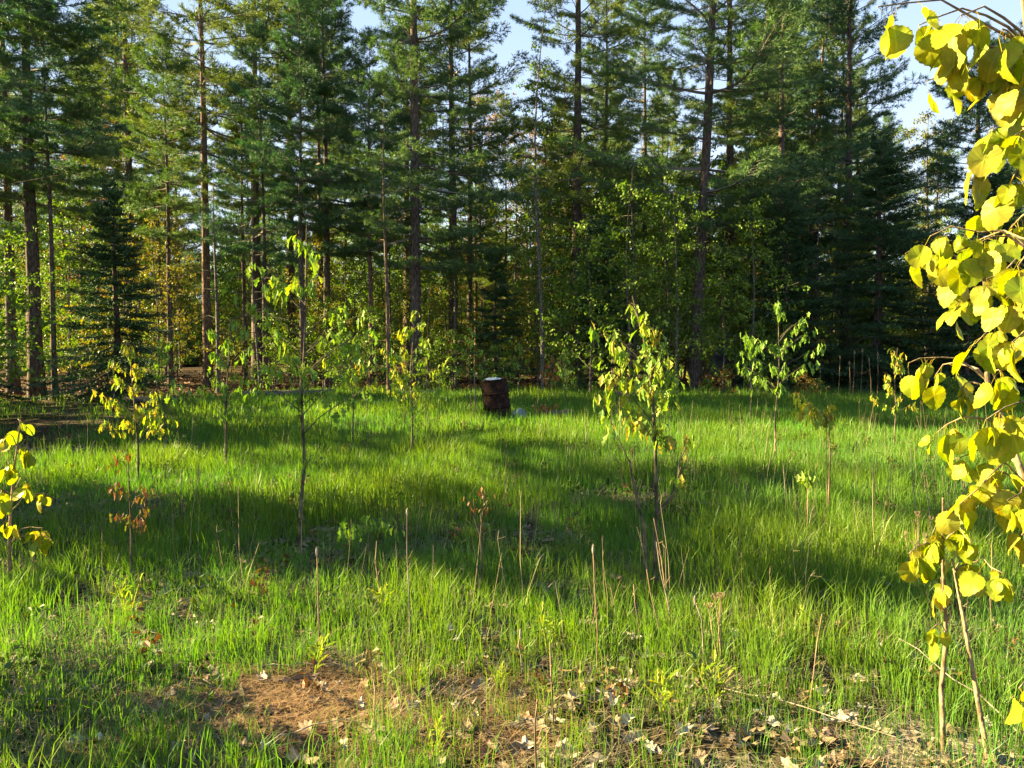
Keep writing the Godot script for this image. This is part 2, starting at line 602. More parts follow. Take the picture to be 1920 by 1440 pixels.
func ground() -> void:
	var xs := axis_steps(-380, 380, 5.0, 0.14, 1.12)
	var zs := axis_steps(-520, 90, 9.0, 0.14, 1.1)
	var v := PackedVector3Array()
	var n := PackedVector3Array()
	var c := PackedColorArray()
	var ix := PackedInt32Array()
	for z in zs:
		for x in xs:
			var nz := lump.get_noise_2d(x * 14.0, z * 14.0)
			var y := gh(x, z) + (0.018 * nz + 0.01 * lump.get_noise_2d(x * 60.0, z * 60.0) if absf(x) < 9 and z > -14 else 0.0)
			v.append(Vector3(x, y, z))
			n.append(Vector3(-(gh(x + 0.1, z) - gh(x - 0.1, z)) * 5, 1, -(gh(x, z + 0.1) - gh(x, z - 0.1)) * 5).normalized())
			var k := Color(0.20, 0.16, 0.085)
			k = k.lerp(Color(0.24, 0.165, 0.09), smoothstep(-20, -24, z))
			k = k.lerp(Color(0.46, 0.38, 0.26), 0.5 * smoothstep(0.0, 0.35, lump.get_noise_2d(x * 7 + 90, z * 7)))
			var e := Vector2((x + 0.85) / 0.72, (z + 3.08) / 0.38).length()
			k = k.lerp(Color(0.31, 0.21, 0.115), smoothstep(1.35, 0.5, e + 0.4 * nz))
			e = Vector2((x - 1.62) / 0.32, (z + 2.75) / 0.25).length()
			k = k.lerp(Color(0.95, 0.80, 0.58), smoothstep(1.3, 0.6, e + 0.5 * nz))
			e = absf(z + 10.9 + 0.1 * (x + 6)) / 1.1
			k = k.lerp(Color(0.36, 0.27, 0.2), smoothstep(1.0, 0.4, e) * smoothstep(-3.2, -4.6, x))
			c.append(k * (0.85 + 0.5 * nz))
	var w := xs.size()
	for b in zs.size() - 1:
		for a in w - 1:
			var q := b * w + a
			ix.append_array([q, q + 1, q + w, q + 1, q + w + 1, q + w])
	var arr := []
	arr.resize(Mesh.ARRAY_MAX)
	arr[Mesh.ARRAY_VERTEX] = v
	arr[Mesh.ARRAY_NORMAL] = n
	arr[Mesh.ARRAY_COLOR] = c
	arr[Mesh.ARRAY_INDEX] = ix
	var m := ArrayMesh.new()
	m.add_surface_from_arrays(Mesh.PRIMITIVE_TRIANGLES, arr)
	var mat := StandardMaterial3D.new()
	mat.vertex_color_use_as_albedo = true
	mat.albedo_color = lin(0.6, 0.6, 0.6)
	mat.albedo_texture = noise_tex(0.02, 6, Color(0.35, 0.33, 0.3), Color(1, 1, 1), 1024)
	mat.heightmap_enabled = true
	mat.heightmap_texture = noise_tex(0.035, 6, Color.BLACK, Color.WHITE, 512, FastNoiseLite.TYPE_CELLULAR, 4)
	mat.heightmap_scale = 2.5
	mat.roughness = 0.97
	mat.metallic_specular = 0.15
	mat.uv1_triplanar = true
	mat.uv1_world_triplanar = true
	mat.uv1_scale = Vector3(0.9, 0.9, 0.9)
	m.surface_set_material(0, mat)
	tag(part("ground", m, self), "leafy soil of the clearing and the woods", "ground", "", "structure")

func tree(called: String, label: String, category: String, at_: Vector3, trunk: Mesh, crown: Mesh, turn: float, s: float, lean: float, lean_to: float, group: String) -> Node3D:
	var o := thing(called, label, category, at_, 0.0, group)
	o.basis = (Basis(Vector3(cos(lean_to), 0, sin(lean_to)), lean) * Basis(Vector3.UP, turn)).scaled(Vector3.ONE * s)
	part("trunk", trunk, o)
	part("crown", crown, o)
	return o

func forest() -> void:
	for k in 6:
		tufts.append(make_tuft(19, 0.135, 0.016, 0.5 + 0.08 * k, 0.62 + 0.08 * k))
		tufts_low.append(make_tuft(13, 0.18, 0.028, 0.5 + 0.08 * k, 0.62 + 0.08 * k))
	var fine := []
	var low := []
	for l in [0.8, 1.4, 1.5, 2.3, 2.5, 3.4]:
		fine.append(pine_bough(l, 0.095, tufts))
		low.append(pine_bough(l, 0.17, tufts_low))
	var firs := []
	for l in [0.5, 0.9, 1.4, 2.0, 2.8]:
		firs.append(spruce_bough(l, 0.35))
	# the pines one can tell apart along the far edge: x, z, height, live crown from, crown radius, trunk radius, needles, boughs per whorl, gaps, lean, label
	var named := [
		[-3.2, -25.0, 23.0, 4.2, 3.1, 0.20, "pine", 4.8, 0.2, 0.0, "tall pine with thick grey trunk rising behind and left of the barrel"],
		[-6.6, -27.0, 15.4, 4.8, 2.8, 0.14, "pine_blue", 5.0, 0.1, 0.0, "bluish pine with dense top, first to the left of the tall grey pine"],
		[-7.1, -25.6, 13.0, 5.6, 1.9, 0.11, "pine_blue", 4.6, 0.2, 0.0, "slender dark pine close beside the bluish pine, behind the tallest sapling"],
		[-11.3, -28.0, 21.0, 6.8, 3.1, 0.17, "pine_yellow", 4.4, 0.22, 0.0, "pine with spreading sunlit top against a gap of sky, left of centre"],
		[-12.0, -26.5, 12.0, 5.4, 2.0, 0.10, "pine", 4.4, 0.25, 0.0, "thin pine next to the dark spruce, on its right"],
		[-10.4, -29.4, 12.8, 6.0, 1.9, 0.09, "pine", 4.2, 0.25, 0.0, "thin straight pine just right of the pine with the spreading top"],
		[-8.7, -26.6, 12.4, 4.8, 2.0, 0.10, "pine_blue", 4.4, 0.25, 0.0, "thin pine behind the yellow leaves of the tallest sapling"],
		[-3.75, -22.9, 9.4, 5.0, 1.4, 0.065, "pine", 3.6, 0.3, 0.012, "pale pole-thin young pine in front of the tall grey pine"],
		[-4.9, -26.2, 12.0, 4.8, 2.0, 0.10, "pine_blue", 4.4, 0.2, 0.0, "dark thin pine whose left side is lit, left of the pale pole pine"],
		[2.55, -30.0, 24.0, 6.2, 3.2, 0.22, "pine_yellow", 4.6, 0.2, 0.0, "tall yellow-green pine right of the blue gap of sky"],
		[6.05, -25.0, 23.0, 5.6, 3.4, 0.20, "pine", 4.6, 0.18, -0.035, "big pine whose dark trunk leans left as it rises"],
		[8.4, -29.0, 23.0, 5.4, 3.0, 0.19, "pine_yellow", 4.6, 0.2, 0.012, "tall pine right behind the leaning one, with a dark straight trunk"],
		[9.4, -26.6, 15.0, 3.8, 2.4, 0.20, "pine_blue", 5.4, 0.08, 0.0, "dark pine with a narrow dense pointed top right of the leaning pine"],
		[11.3, -34.0, 22.0, 8.0, 3.0, 0.20, "pine_yellow", 4.2, 0.25, 0.0, "pine with a sunlit pinkish trunk seen between two dark trunks"],
		[13.2, -30.0, 19.5, 3.8, 3.2, 0.20, "pine_blue", 5.4, 0.12, 0.0, "broad fine-needled pine beside the blue sky on the right"],
		[-13.9, -22.0, 17.0, 5.8, 3.0, 0.21, "pine", 5.0, 0.12, 0.0, "thick brown pine at the left end of the forest edge"],
		[-15.9, -24.0, 16.0, 5.2, 2.8, 0.17, "pine_blue", 5.0, 0.12, 0.0, "dark pine leftmost along the forest edge"],
		[-13.0, -21.4, 11.0, 6.2, 1.9, 0.085, "pine", 4.4, 0.25, 0.0, "thin pine between the thick brown pine and the dark spruce"],
		[-14.6, -19.6, 17.0, 6.6, 5.0, 0.22, "pine_blue", 6.0, 0.04, 0.0, "near dark pine whose boughs reach in over the left of the clearing"],
		[-8.3, -9.4, 8.0, 4.3, 1.7, 0.06, "pine", 5.0, 0.05, 0.0, "young pine with a bare stem outside the left of the clearing, rear one"],
		[-2.05, -37.0, 21.0, 6.5, 2.6, 0.16, "pine", 4.6, 0.15, 0.0, "tall pine just left of the blue gap of sky, behind the tall grey pine"],
		[-0.35, -40.0, 14.2, 4.0, 2.5, 0.11, "pine_yellow", 4.8, 0.1, 0.0, "shorter pine whose top ends under the blue gap of sky"],
		[4.4, -36.0, 20.0, 6.0, 3.0, 0.16, "pine_yellow", 4.6, 0.15, 0.0, "sunny pine standing back between the yellow-green pine and the leaning one"],
		[6.6, -38.0, 21.0, 6.0, 3.0, 0.17, "pine", 4.6, 0.15, 0.0, "pine standing back in the gap left of the leaning trunk"],
		[13.6, -38.0, 20.0, 6.0, 3.0, 0.17, "pine", 4.8, 0.12, 0.0, "pine standing back right of the narrow dense pine"],
		[17.2, -40.0, 20.0, 6.0, 3.0, 0.17, "pine_yellow", 4.8, 0.12, 0.0, "yellowish pine standing back behind the fine-needled pine"],
		[-18.6, -36.0, 19.0, 6.5, 3.0, 0.16, "pine", 4.6, 0.15, 0.0, "pine standing back between the dark spruce and the spreading pine"],
		[-9.1, -36.0, 19.5, 6.5, 3.0, 0.16, "pine_yellow", 4.6, 0.15, 0.0, "yellowish pine standing back left of the bluish pine"],
		[-8.9, -10.5, 4.9, 3.2, 1.2, 0.06, "pine", 5.5, 0.0, 0.0, "young pine with a bare stem outside the left of the clearing, last one"],
		[-8.3, -7.95, 7.0, 3.7, 1.15, 0.06, "pine", 5.5, 0.0, 0.0, "young pine with a bare stem outside the left of the clearing, front one"],
		[16.5, -27.0, 12.5, 3.0, 3.2, 0.2, "pine_blue", 5.0, 0.1, 0.0, "dark pine behind the yellow aspen leaves on the right"],
	]
	var k := 0
	for t in named:
		var boughs := fine
		var pair := tree_mesh(t[2], t[3], t[4] * 1.12, 0.86, t[7] * 1.35, boughs, "pine", t[8] + 0.05)
		var crown := crown_mesh(pair, M.limb, M[t[6]])
		var wood: Material = M.bark_warm if k in [3, 8, 13, 7] else M.bark_pine
		var trunk := trunk_mesh(t[2] - 0.2, t[5], t[3], wood, 16 if t[5] < 0.15 else 12, 10)
		tree("pine_tree", t[10], "pine tree", at(t[0], t[1]), trunk, crown, 0.0, 1.0, t[9], PI / 2, "pines along the forest edge")
		k += 1
	# spruces and hemlocks
	var spruces := []
	for q in [[6.6, 2.1], [8.0, 3.0], [5.0, 1.7], [4.2, 1.5]]:
		var pair := tree_mesh(q[0], 0.35, q[1], 0.34, 6.0, firs, "pine" if q[0] < 4.5 else "spruce", 0.08)
		spruces.append([trunk_mesh(q[0] - 0.1, 0.02 * q[0], 0.5, M.bark_pine, 0, 7), crown_mesh(pair, M.limb, M.spruce)])
	for q in [
		[3, -10.7, -12.2, 1.22, "dense hemlock outside the left of the clearing, nearer of a pair"], [3, -12.0, -13.9, 1.25, "dense hemlock outside the left of the clearing, farther of a pair"], [3, -12.8, -14.4, 0.95, "low spruce outside the left of the clearing, first of three behind the shading maples"], [3, -14.3, -16.6, 1.0, "low spruce outside the left of the clearing, second of three behind the shading maples"], [3, -15.4, -18.6, 1.05, "low spruce outside the left of the clearing, third of three behind the shading maples"], [0, -11.4, -21.8, 0.92, "dark conical spruce at the left side of the clearing"], [2, -14.9, -20.6, 1.0, "small dark spruce between the two leftmost pine trunks"], [1, 11.6, -24.0, 1.0, "broad dark hemlock behind the dead weed stems on the right"],
		[0, 8.9, -24.6, 1.0, "dark spruce just right of the blue tarp"], [1, 14.8, -23.4, 0.95, "broad dark hemlock whose boughs hang behind the yellow aspen"], [2, 13.2, -21.9, 0.95, "low dark spruce under the two broad hemlocks"],
		[0, 17.5, -23.0, 1.0, "dark spruce half hidden by the yellow aspen"], [2, -0.6, -26.6, 0.95, "dark young spruce in the deep shade right behind the barrel"], [2, 3.2, -28.2, 1.2, "shadowed spruce behind the thin grey maple stem"], [0, 10.6, -29.4, 1.2, "tall dark spruce behind the broad hemlock"],
	]:
		tree("spruce_tree", q[4], "spruce tree", at(q[1], q[2]), spruces[q[0]][0], spruces[q[0]][1], rr(0, TAU), q[3], 0.0, 0.0, "spruces and hemlocks")
	# trees left of the view whose shade lies across the clearing
	for q in [[-7.3, -6.2, 1.0, "nearest"], [-7.6, -6.85, 0.9, "lowest"], [-7.6, -7.4, 0.93, "third"]]:
		tree("spruce_tree", q[3] + " of the spruces outside the left of the clearing, shading the middle grass", "spruce tree", at(q[0], q[1]), spruces[3][0], spruces[3][1], rr(0, TAU), q[2], 0.0, 0.0, "spruces shading the clearing")
	# dead snags with broken tops
	for q in [[-9.6, -24.6, 7.5, 0.07, 0.03, "leafless broken-topped dead pine among the thin trunks left of the tallest sapling"], [-2.0, -27.2, 6.5, 0.08, -0.05, "grey dead snag leaning behind the tall grey pine"], [4.4, -26.8, 8.0, 0.07, 0.02, "bare dead trunk with stub branches left of the leaning pine"], [-7.9, -23.6, 5.5, 0.045, 0.06, "thin dead pole tilting at the forest edge behind the tallest sapling"], [10.2, -25.2, 6.5, 0.07, -0.03, "grey snag beside the narrow dense pine"]]:
		var o := thing("dead_snag", q[5], "dead tree", at(q[0], q[1]), rr(0, TAU), "dead snags in the woods")
		o.rotation.z = q[4]
		part("trunk", trunk_mesh(q[2], q[3], q[2] - 1.2, M.bark_grey, 22, 7), o)
	# pines further back
	var rear := []
	for q in [[16.0, 7.0, 2.8], [18.0, 8.0, 3.1], [14.0, 5.5, 2.5], [20.0, 8.0, 3.4], [12.0, 5.5, 2.0]]:
		var pair := tree_mesh(q[0], q[1], q[2] * 1.1, 0.9, 6.2, low, "pine", 0.26)
		var mats: Array = [M.pine, M.pine_yellow, M.pine_blue]
		rear.append([trunk_mesh(q[0] - 0.2, 0.011 * q[0], q[1], M.bark_pine if rear.size() % 2 else M.bark_warm, 14, 7), crown_mesh(pair, M.limb, mats[rear.size() % 3])])
	var where := []
	for q in 84:
		var z := -rr(29.0, 70.0)
		var x := rr(-0.78, 0.8) * -z
		var ok := true
		var col := x / -z
		if col > -0.055 and col < 0.035 and z > -36: continue
		if col > 0.5 and col < 0.6 and rng.randf() < 0.7: continue
		for w in where:
			if Vector2(w.x - x, w.z - z).length() < 2.1: ok = false
		if ok: where.append(at(x, z))
	where.sort_custom(func(a, b): return a.x / a.z > b.x / b.z)
	var names := depth_names(where)
	for q in where.size():
		var w: Vector3 = where[q]
		var gap: bool = absf(w.x / -w.z + 0.01) < 0.045
		var kind: Array = rear[4 if gap else rng.randi() % 5]
		tree("pine_tree", "slim rear pine, " + names[q], "pine tree", w, kind[0], kind[1], rr(0, TAU), minf(rr(0.9, 1.25), (1.5 - 0.32 * w.z) / 12.5 if gap else 9.0), rr(-0.02, 0.02), 0.0, "pines standing inside the woods")
	# far-off woods that read as one mass
	var spots := []
	var tints := []
	for q in 420:
		var z := -rr(70.0, 130.0)
		var x := rr(-0.85, 0.85) * -z
		spots.append(Transform3D(Basis(Vector3.UP, rr(0, TAU)).scaled(Vector3.ONE * rr(0.7, 1.0)), at(x, z) + Vector3(0, -4.6, 0)))
		tints.append(grey(1))
	scatter("woods", "far pine woods closing the view behind the nearer trees", "woods", rear[2][1], spots, tints, null)
	# leafy trees
	var bushes := []
	for q in [[3.2, 0.03, 1.6, 18, 0.1, 10, 8, 0.09], [4.5, 0.04, 1.8, 22, 0.12, 10, 8, 0.09], [2.2, 0.02, 1.3, 14, 0.08, 10, 8, 0.085], [6.5, 0.05, 2.1, 30, 0.14, 10, 8, 0.09]]:
		bushes.append(broad_tree(q[0], q[1], q[2], q[3], q[4], q[5], q[6], q[7], 0.5, M.bark_grey, M.broad))
		bushes.append(broad_tree(q[0], q[1], q[2], q[3], q[4], int(q[5] * 0.7), q[6], q[7], 0.5, M.bark_grey, M.broad_yellow))
	var maple := broad_tree(12.5, 0.07, 1.5, 34, 0.3, 6, 6, 0.075, 0.5, M.bark_grey, M.broad, 8)
	tree("maple_tree", "tall thin grey-stemmed maple with sparse small leaves under the blue gap", "maple tree", at(0.97, -24.0), maple[0], maple[1], 0.0, 1.0, 0.0, 0.0, "")
	for q in [
		[2, -12.0, -13.5, 0.95, "maple outside the left of the clearing, nearest of four that shade its back left"], [2, -12.9, -15.5, 1.0, "maple outside the left of the clearing, second of four that shade its back left"], [2, -14.2, -17.4, 1.0, "maple outside the left of the clearing, third of four that shade its back left"], [2, -15.6, -19.4, 1.05, "maple outside the left of the clearing, farthest of four that shade its back left"], [6, 3.6, -23.0, 1.05, "leafy green maple left of the leaning pine's trunk"], [6, 4.9, -22.6, 1.0, "leafy green maple in front of the leaning pine"], [2, 2.4, -23.2, 1.15, "low green maple beside the thin grey maple stem"], [6, 7.2, -22.8, 0.95, "green maple just right of the leaning pine"],
		[2, 6.4, -22.9, 0.8, "small maple at the foot of the leaning pine"], [6, 5.6, -27.5, 1.1, "taller maple behind the leaning pine"], [0, 8.1, -22.9, 0.7, "low green bush at the right edge of the sunny grass"],
		[0, -9.0, -12.3, 1.15, "bright green maple at the left edge of the clearing"], [2, -10.4, -15.2, 0.9, "green maple behind the bright one on the left"],
		[4, -1.9, -24.2, 0.9, "low green maple just left of the barrel"], [4, -2.7, -23.9, 0.8, "low green maple at the foot of the tall grey pine"], [0, -4.4, -24.6, 0.85, "green maple shrub left of the tall grey pine"], [4, -5.6, -24.0, 0.8, "low green shrub behind the tallest sapling"],
		[3, -6.4, -26.5, 0.8, "yellowish shrub deep between thin trunks on the left"], [0, -8.0, -25.4, 0.8, "green shrub at the foot of the thin pines"], [3, 0.3, -27.6, 0.85, "yellowish shrub in the shade behind the barrel"], [4, 1.7, -24.6, 0.85, "low green shrub behind the orange sapling"], [4, -0.4, -24.4, 0.75, "small green shrub straight behind the barrel"],
	]:
		if q[4]:
			tree("maple_shrub", q[4], "maple", at(q[1], q[2]), bushes[q[0]][0], bushes[q[0]][1], rr(0, TAU), q[3], 0.0, 0.0, "leafy maples along the forest edge")
	spots.clear()
	tints.clear()
	for q in 700:
		var z := -rr(55.0, 120.0)
		spots.append(Transform3D(Basis(Vector3.UP, rr(0, TAU)).scaled(Vector3.ONE * rr(1.1, 2.2)), at(rr(-0.8, 0.8) * -z, z) + Vector3(0, -0.3, 0)))
		tints.append(grey(rr(0.8, 1.1)))
	scatter("undergrowth", "far leafy undergrowth closing the view between the trunks", "undergrowth", bushes[6][1], spots, tints, null)
	var slender := []
	for q in 3:
		slender.append(broad_tree(9.0 + q, 0.06, 2.3, 44, 0.16, 10, 8, 0.10, 0.5, M.bark_grey, M.broad))
	where.clear()
	for q in 24:
		var z := -rr(26.5, 40.0)
		var col := rr(-0.62, 0.62) if q < 9 else rr(0.03, 0.32)
		where.append(at(col * -z, z))
	names = depth_names(where)
	for q in where.size():
		tree("maple_tree", "slender green maple inside the woods, " + names[q], "maple tree", where[q], slender[q % 3][0], slender[q % 3][1], rr(0, TAU), rr(0.75, 1.15), 0.0, 0.0, "slender maples inside the woods")
	var gold := [
		[-1.5, -44.0, 16.0, "broad_orange", "tall tree with orange spring leaves beside the gap of sky"], [1.2, -47.0, 15.0, "broad_orange", "orange-leaved tree under the gap of blue sky"], [3.8, -42.0, 13.5, "broad_yellow", "yellow-leaved tree glowing behind the thin maple"],
		[-22.0, -40.0, 14.5, "broad_orange", "orange-tinged tree high behind the dark pine on the left"], [-16.5, -36.0, 12.0, "broad_yellow", "yellow tree behind the dark spruce"], [19.0, -40.0, 12.5, "broad_yellow", "yellow tree glowing through the pines on the right"], [22.5, -41.0, 14.0, "broad_yellow", "yellow-green tree beside the aspen leaves"], [15.0, -44.0, 12.0, "broad_orange", "yellow-orange tree behind the pinkish trunk"],
	]
	var golden := {}
	for q in gold:
		if not golden.has(q[3]):
			golden[q[3]] = broad_tree(14.0, 0.13, 3.2, 56, 0.25, 12, 8, 0.11, 0.3, M.bark_grey, M[q[3]])
		var s: float = q[2] / 14.0
		tree("leafy_tree", q[4], "tree", at(q[0], q[1]), golden[q[3]][0], golden[q[3]][1], rr(0, TAU), s, 0.0, 0.0, "leafy trees behind the pines")
	where.clear()
	for q in 150:
		var z := -(25.5 + 34.0 * pow(rng.randf(), 1.3))
		var x := rr(-0.70, 0.70) * -z
		where.append(at(x, z))
	names = depth_names(where)
	for q in where.size():
		var b: Array = bushes[2 * (rng.randi() % 4)] if rng.randf() < 0.6 else bushes[1 + 2 * (rng.randi() % 4)]
		tree("understory_shrub", "leafy undergrowth shrub, " + names[q], "shrub", where[q], b[0], b[1], rr(0, TAU), rr(0.8, 1.35), 0.0, 0.0, "shrubs growing under the pines")

func clearing() -> void:
	# ---- the barrel
	var rust := StandardMaterial3D.new()
	rust.albedo_color = lin(0.05, 0.022, 0.014)
	rust.albedo_texture = noise_tex(0.012, 5, Color(0.35, 0.3, 0.3), Color(1, 0.95, 0.9), 512, FastNoiseLite.TYPE_SIMPLEX_SMOOTH, 21)
	rust.uv1_triplanar = true
	rust.uv1_scale = Vector3(1.6, 1.2, 1.6)
	rust.roughness = 0.85
	rust.metallic_specular = 0.3
	rust.heightmap_enabled = true
	rust.heightmap_texture = noise_tex(0.05, 4, Color.BLACK, Color.WHITE, 256)
	rust.heightmap_scale = 0.4
	var o := thing("rusty_barrel", "rusty brown steel barrel leaning in the sunny grass with a rotted lower edge", "barrel", at(-0.26, -15.15))
	o.basis = Basis(Vector3.BACK, 0.13) * Basis(Vector3.UP, 0.3).scaled(Vector3(0.93, 1.0, 0.93))
	o.position.y -= 0.04
	part("body", barrel_body(), o, rust)
	for y in [0.31, 0.59]:
		part("hoop", ring(0.291, 0.021, y), o, rust)
	part("rim", ring(0.287, 0.013, 0.86), o, rust)
	var plastic := StandardMaterial3D.new()
	plastic.albedo_color = lin(0.22, 0.28, 0.34)
	plastic.roughness = 0.35
	tag(place(part("plastic_sheet", crumple(0.19, 0.055, 0.15, 5), self, plastic), Vector3(-0.37, 0.83, -15.12)), "pale blue-white plastic sheet stuffed into the top of the rusty barrel", "plastic sheet")
	var bag := StandardMaterial3D.new()
	bag.albedo_color = lin(0.09, 0.13, 0.12)
	bag.roughness = 0.4
	bag.backlight_enabled = true
	bag.backlight = Color(0.4, 0.45, 0.45)
	tag(place(part("plastic_bag", crumple(0.15, 0.16, 0.12, 9), self, bag), at(0.14, -14.7) + Vector3(0, 0.1, 0)), "crumpled pale plastic bag on the grass at the barrel's foot", "plastic bag")
	var log_ := thing("rotten_log", "dark short log lying in the grass right of the plastic bag", "log", at(0.86, -15.2) + Vector3(0, 0.09, 0), 0.25)
	part("body", log_mesh(0.34, 0.105), log_, M.bark_pine)
	var rod := thing("metal_rod", "thin dark metal rod standing in the grass left of the barrel", "rod", at(-0.74, -15.4))
	part("shaft", twig_mesh([Vector3(0, -0.2, 0), Vector3(-0.01, 0.4, 0), Vector3(-0.03, 0.9, 0)], 0.013, 0.011, 6), rod, M.limb)
	part("tip", twig_mesh([Vector3(-0.03, 0.9, 0), Vector3(-0.03, 0.93, 0)], 0.018, 0.016, 6), rod, M.limb)
	var tarp := StandardMaterial3D.new()
	tarp.albedo_color = lin(0.035, 0.065, 0.15)
	tarp.roughness = 0.5
	tag(place(part("blue_tarp", crumple(0.45, 0.75, 0.4, 33), self, tarp), at(8.75, -31.6) + Vector3(0, 0.75, 0)), "blue tarp over a heap, glimpsed between trunks right of the leaning pine", "tarp")

	for q in [[-6.4, -21.6, 1.3, 0.12, 0.35, "mossy fallen log at the edge of the grass behind the yellow-tipped sapling"], [-9.6, -20.2, 0.9, 0.10, -0.25, "fallen log on the brown ground right of the dark spruce"], [3.9, -22.4, 1.1, 0.11, 0.15, "fallen log in the shade at the leaning pine's left"], [-2.9, -23.4, 0.8, 0.09, -0.5, "short fallen log at the tall grey pine's foot"]]:
		var lg := thing("fallen_log", q[5], "log", at(q[0], q[1]) + Vector3(0, q[3] * 0.7, 0), q[4], "logs along the forest edge")
		part("body", log_mesh(q[2], q[3]), lg, M.bark_grey)
		for k in 2:
			var b := Vector3(rr(-0.6, 0.6) * q[2], q[3] * 0.8, 0)
			part("branch_stub", twig_mesh([b, b + Vector3(0.1, 0.2, 0.1), b + Vector3(rr(0.1, 0.3), rr(0.3, 0.5), rr(-0.2, 0.2))], 0.02, 0.008, 5), lg, M.bark_grey)
	# ---- the saplings
	var leaves := []
	for q in [[1.0, 0.20, 0.2, 2.5, 0.5], [1.05, 0.17, -0.15, 3.0, 0.7], [0.95, 0.23, 0.25, 3.0, 0.4], [1.1, 0.16, 0.12, 3.5, 0.8], [0.9, 0.25, 0.1, 2.5, 0.3]]:
		leaves.append(drooping_leaf(q[0], q[1], q[2], q[3], q[4]))
	var green := [leafy(0.19, 0.31, 0.045, Color(0.9, 0.95, 0.3)), leafy(0.23, 0.34, 0.05, Color(0.9, 0.95, 0.3)), leafy(0.16, 0.28, 0.05, Color(0.9, 0.95, 0.35))]
	var lime := [leafy(0.28, 0.35, 0.035, Color(0.95, 0.95, 0.3)), leafy(0.34, 0.36, 0.04, Color(0.95, 0.92, 0.3)), leafy(0.22, 0.31, 0.035, Color(0.9, 0.95, 0.3)), leafy(0.38, 0.34, 0.05, Color(0.95, 0.9, 0.3))]
	var bronze := [leafy(0.40, 0.22, 0.05, Color(0.9, 0.7, 0.3)), leafy(0.33, 0.24, 0.05, Color(0.9, 0.8, 0.3)), leafy(0.36, 0.16, 0.06, Color(0.9, 0.6, 0.3))]
	var rusty := [leafy(0.19, 0.10, 0.04, Color(0.6, 0.4, 0.2)), leafy(0.19, 0.14, 0.04, Color(0.8, 0.6, 0.2)), leafy(0.17, 0.17, 0.035, Color(0.8, 0.8, 0.3))]
	var wood: Material = M.bark_young
	sapling("oak_sapling", "tallest slender sapling, yellow leaves high on its left and a bare lower stem", at(-1.6, -5.67),
		[[Vector3(-0.02, -0.1, 0), Vector3(0.0, 0.35, 0), Vector3(0.03, 0.62, 0), Vector3(0.02, 1.1, 0.02), Vector3(0.05, 1.7, 0), Vector3(0.07, 2.42, 0)]],
		[[-0.36, 2.12, 8], [-0.30, 2.0, 8], [-0.22, 2.02, 6], [0.02, 2.32, 5], [0.12, 2.2, 5], [-0.28, 1.78, 5], [-0.24, 1.62, 5], [0.0, 1.98, 5], [0.14, 2.0, 4], [0.3, 1.82, 7], [0.42, 1.76, 6], [0.2, 1.66, 6], [0.38, 1.55, 6], [0.25, 1.46, 6], [0.46, 1.4, 5], [-0.14, 1.44, 9], [-0.24, 1.36, 7], [0.1, 1.36, 6], [0.3, 1.25, 5], [0.0, 1.12, 4], [-0.02, 0.98, 4], [0.15, 0.72, 2], [0.5, 1.62, 5], [0.52, 1.2, 5], [-0.42, 1.3, 5], [-0.38, 1.9, 4]],
		leaves, green + [lime[0], lime[2]], wood, 0.016, 0.108, 0.34)
	sapling("oak_sapling", "forked sapling with drooping lobed yellow-green leaves right of the barrel", at(0.89, -4.65),
		[[Vector3(0, -0.1, 0), Vector3(0.01, 0.55, 0), Vector3(0.0, 0.9, 0), Vector3(-0.02, 1.25, 0), Vector3(-0.08, 1.6, 0), Vector3(-0.15, 1.86, 0)], [Vector3(-0.04, -0.1, 0.03), Vector3(-0.07, 0.42, 0.02), Vector3(-0.14, 0.72, 0), Vector3(-0.16, 0.85, 0)], [Vector3(0.01, 0.5, 0), Vector3(0.1, 0.62, 0.02), Vector3(0.16, 0.8, 0)]],
		[[-0.15, 1.82, 4], [-0.12, 1.72, 5], [-0.31, 1.62, 5], [-0.38, 1.64, 4], [-0.25, 1.52, 6], [-0.08, 1.55, 6], [0.03, 1.66, 4], [-0.15, 1.36, 6], [-0.32, 1.4, 6], [-0.25, 1.27, 6], [-0.03, 1.37, 6], [0.08, 1.47, 5], [0.14, 1.4, 6], [0.05, 1.26, 6], [0.16, 1.28, 6], [-0.35, 1.2, 5], [-0.08, 1.12, 5], [0.02, 1.05, 5], [0.09, 1.0, 5], [-0.2, 1.12, 5], [0.25, 0.97, 4], [0.14, 0.74, 3]],
		leaves, green + lime, wood, 0.014, 0.104, 0.32)
	sapling("oak_sapling", "bushy sapling of bright yellow leaves, leftmost of the sunlit saplings", at(-4.02, -8.04),
		[[Vector3(0, -0.1, 0), Vector3(0.01, 0.45, 0), Vector3(-0.02, 0.9, 0), Vector3(-0.06, 1.56, 0)]],
		[[-0.07, 1.52, 5], [0.01, 1.45, 6], [-0.13, 1.33, 7], [0.05, 1.22, 7], [-0.2, 1.17, 7], [-0.05, 1.07, 8], [0.15, 1.0, 8], [0.07, 0.85, 8], [-0.16, 0.9, 8], [0.24, 0.83, 8], [-0.3, 0.95, 7], [-0.38, 1.03, 6], [-0.07, 0.7, 8], [0.12, 0.65, 8], [-0.24, 0.68, 7], [0.0, 1.28, 7], [0.3, 0.7, 6]],
		leaves, lime, wood, 0.014, 0.105, 0.3)
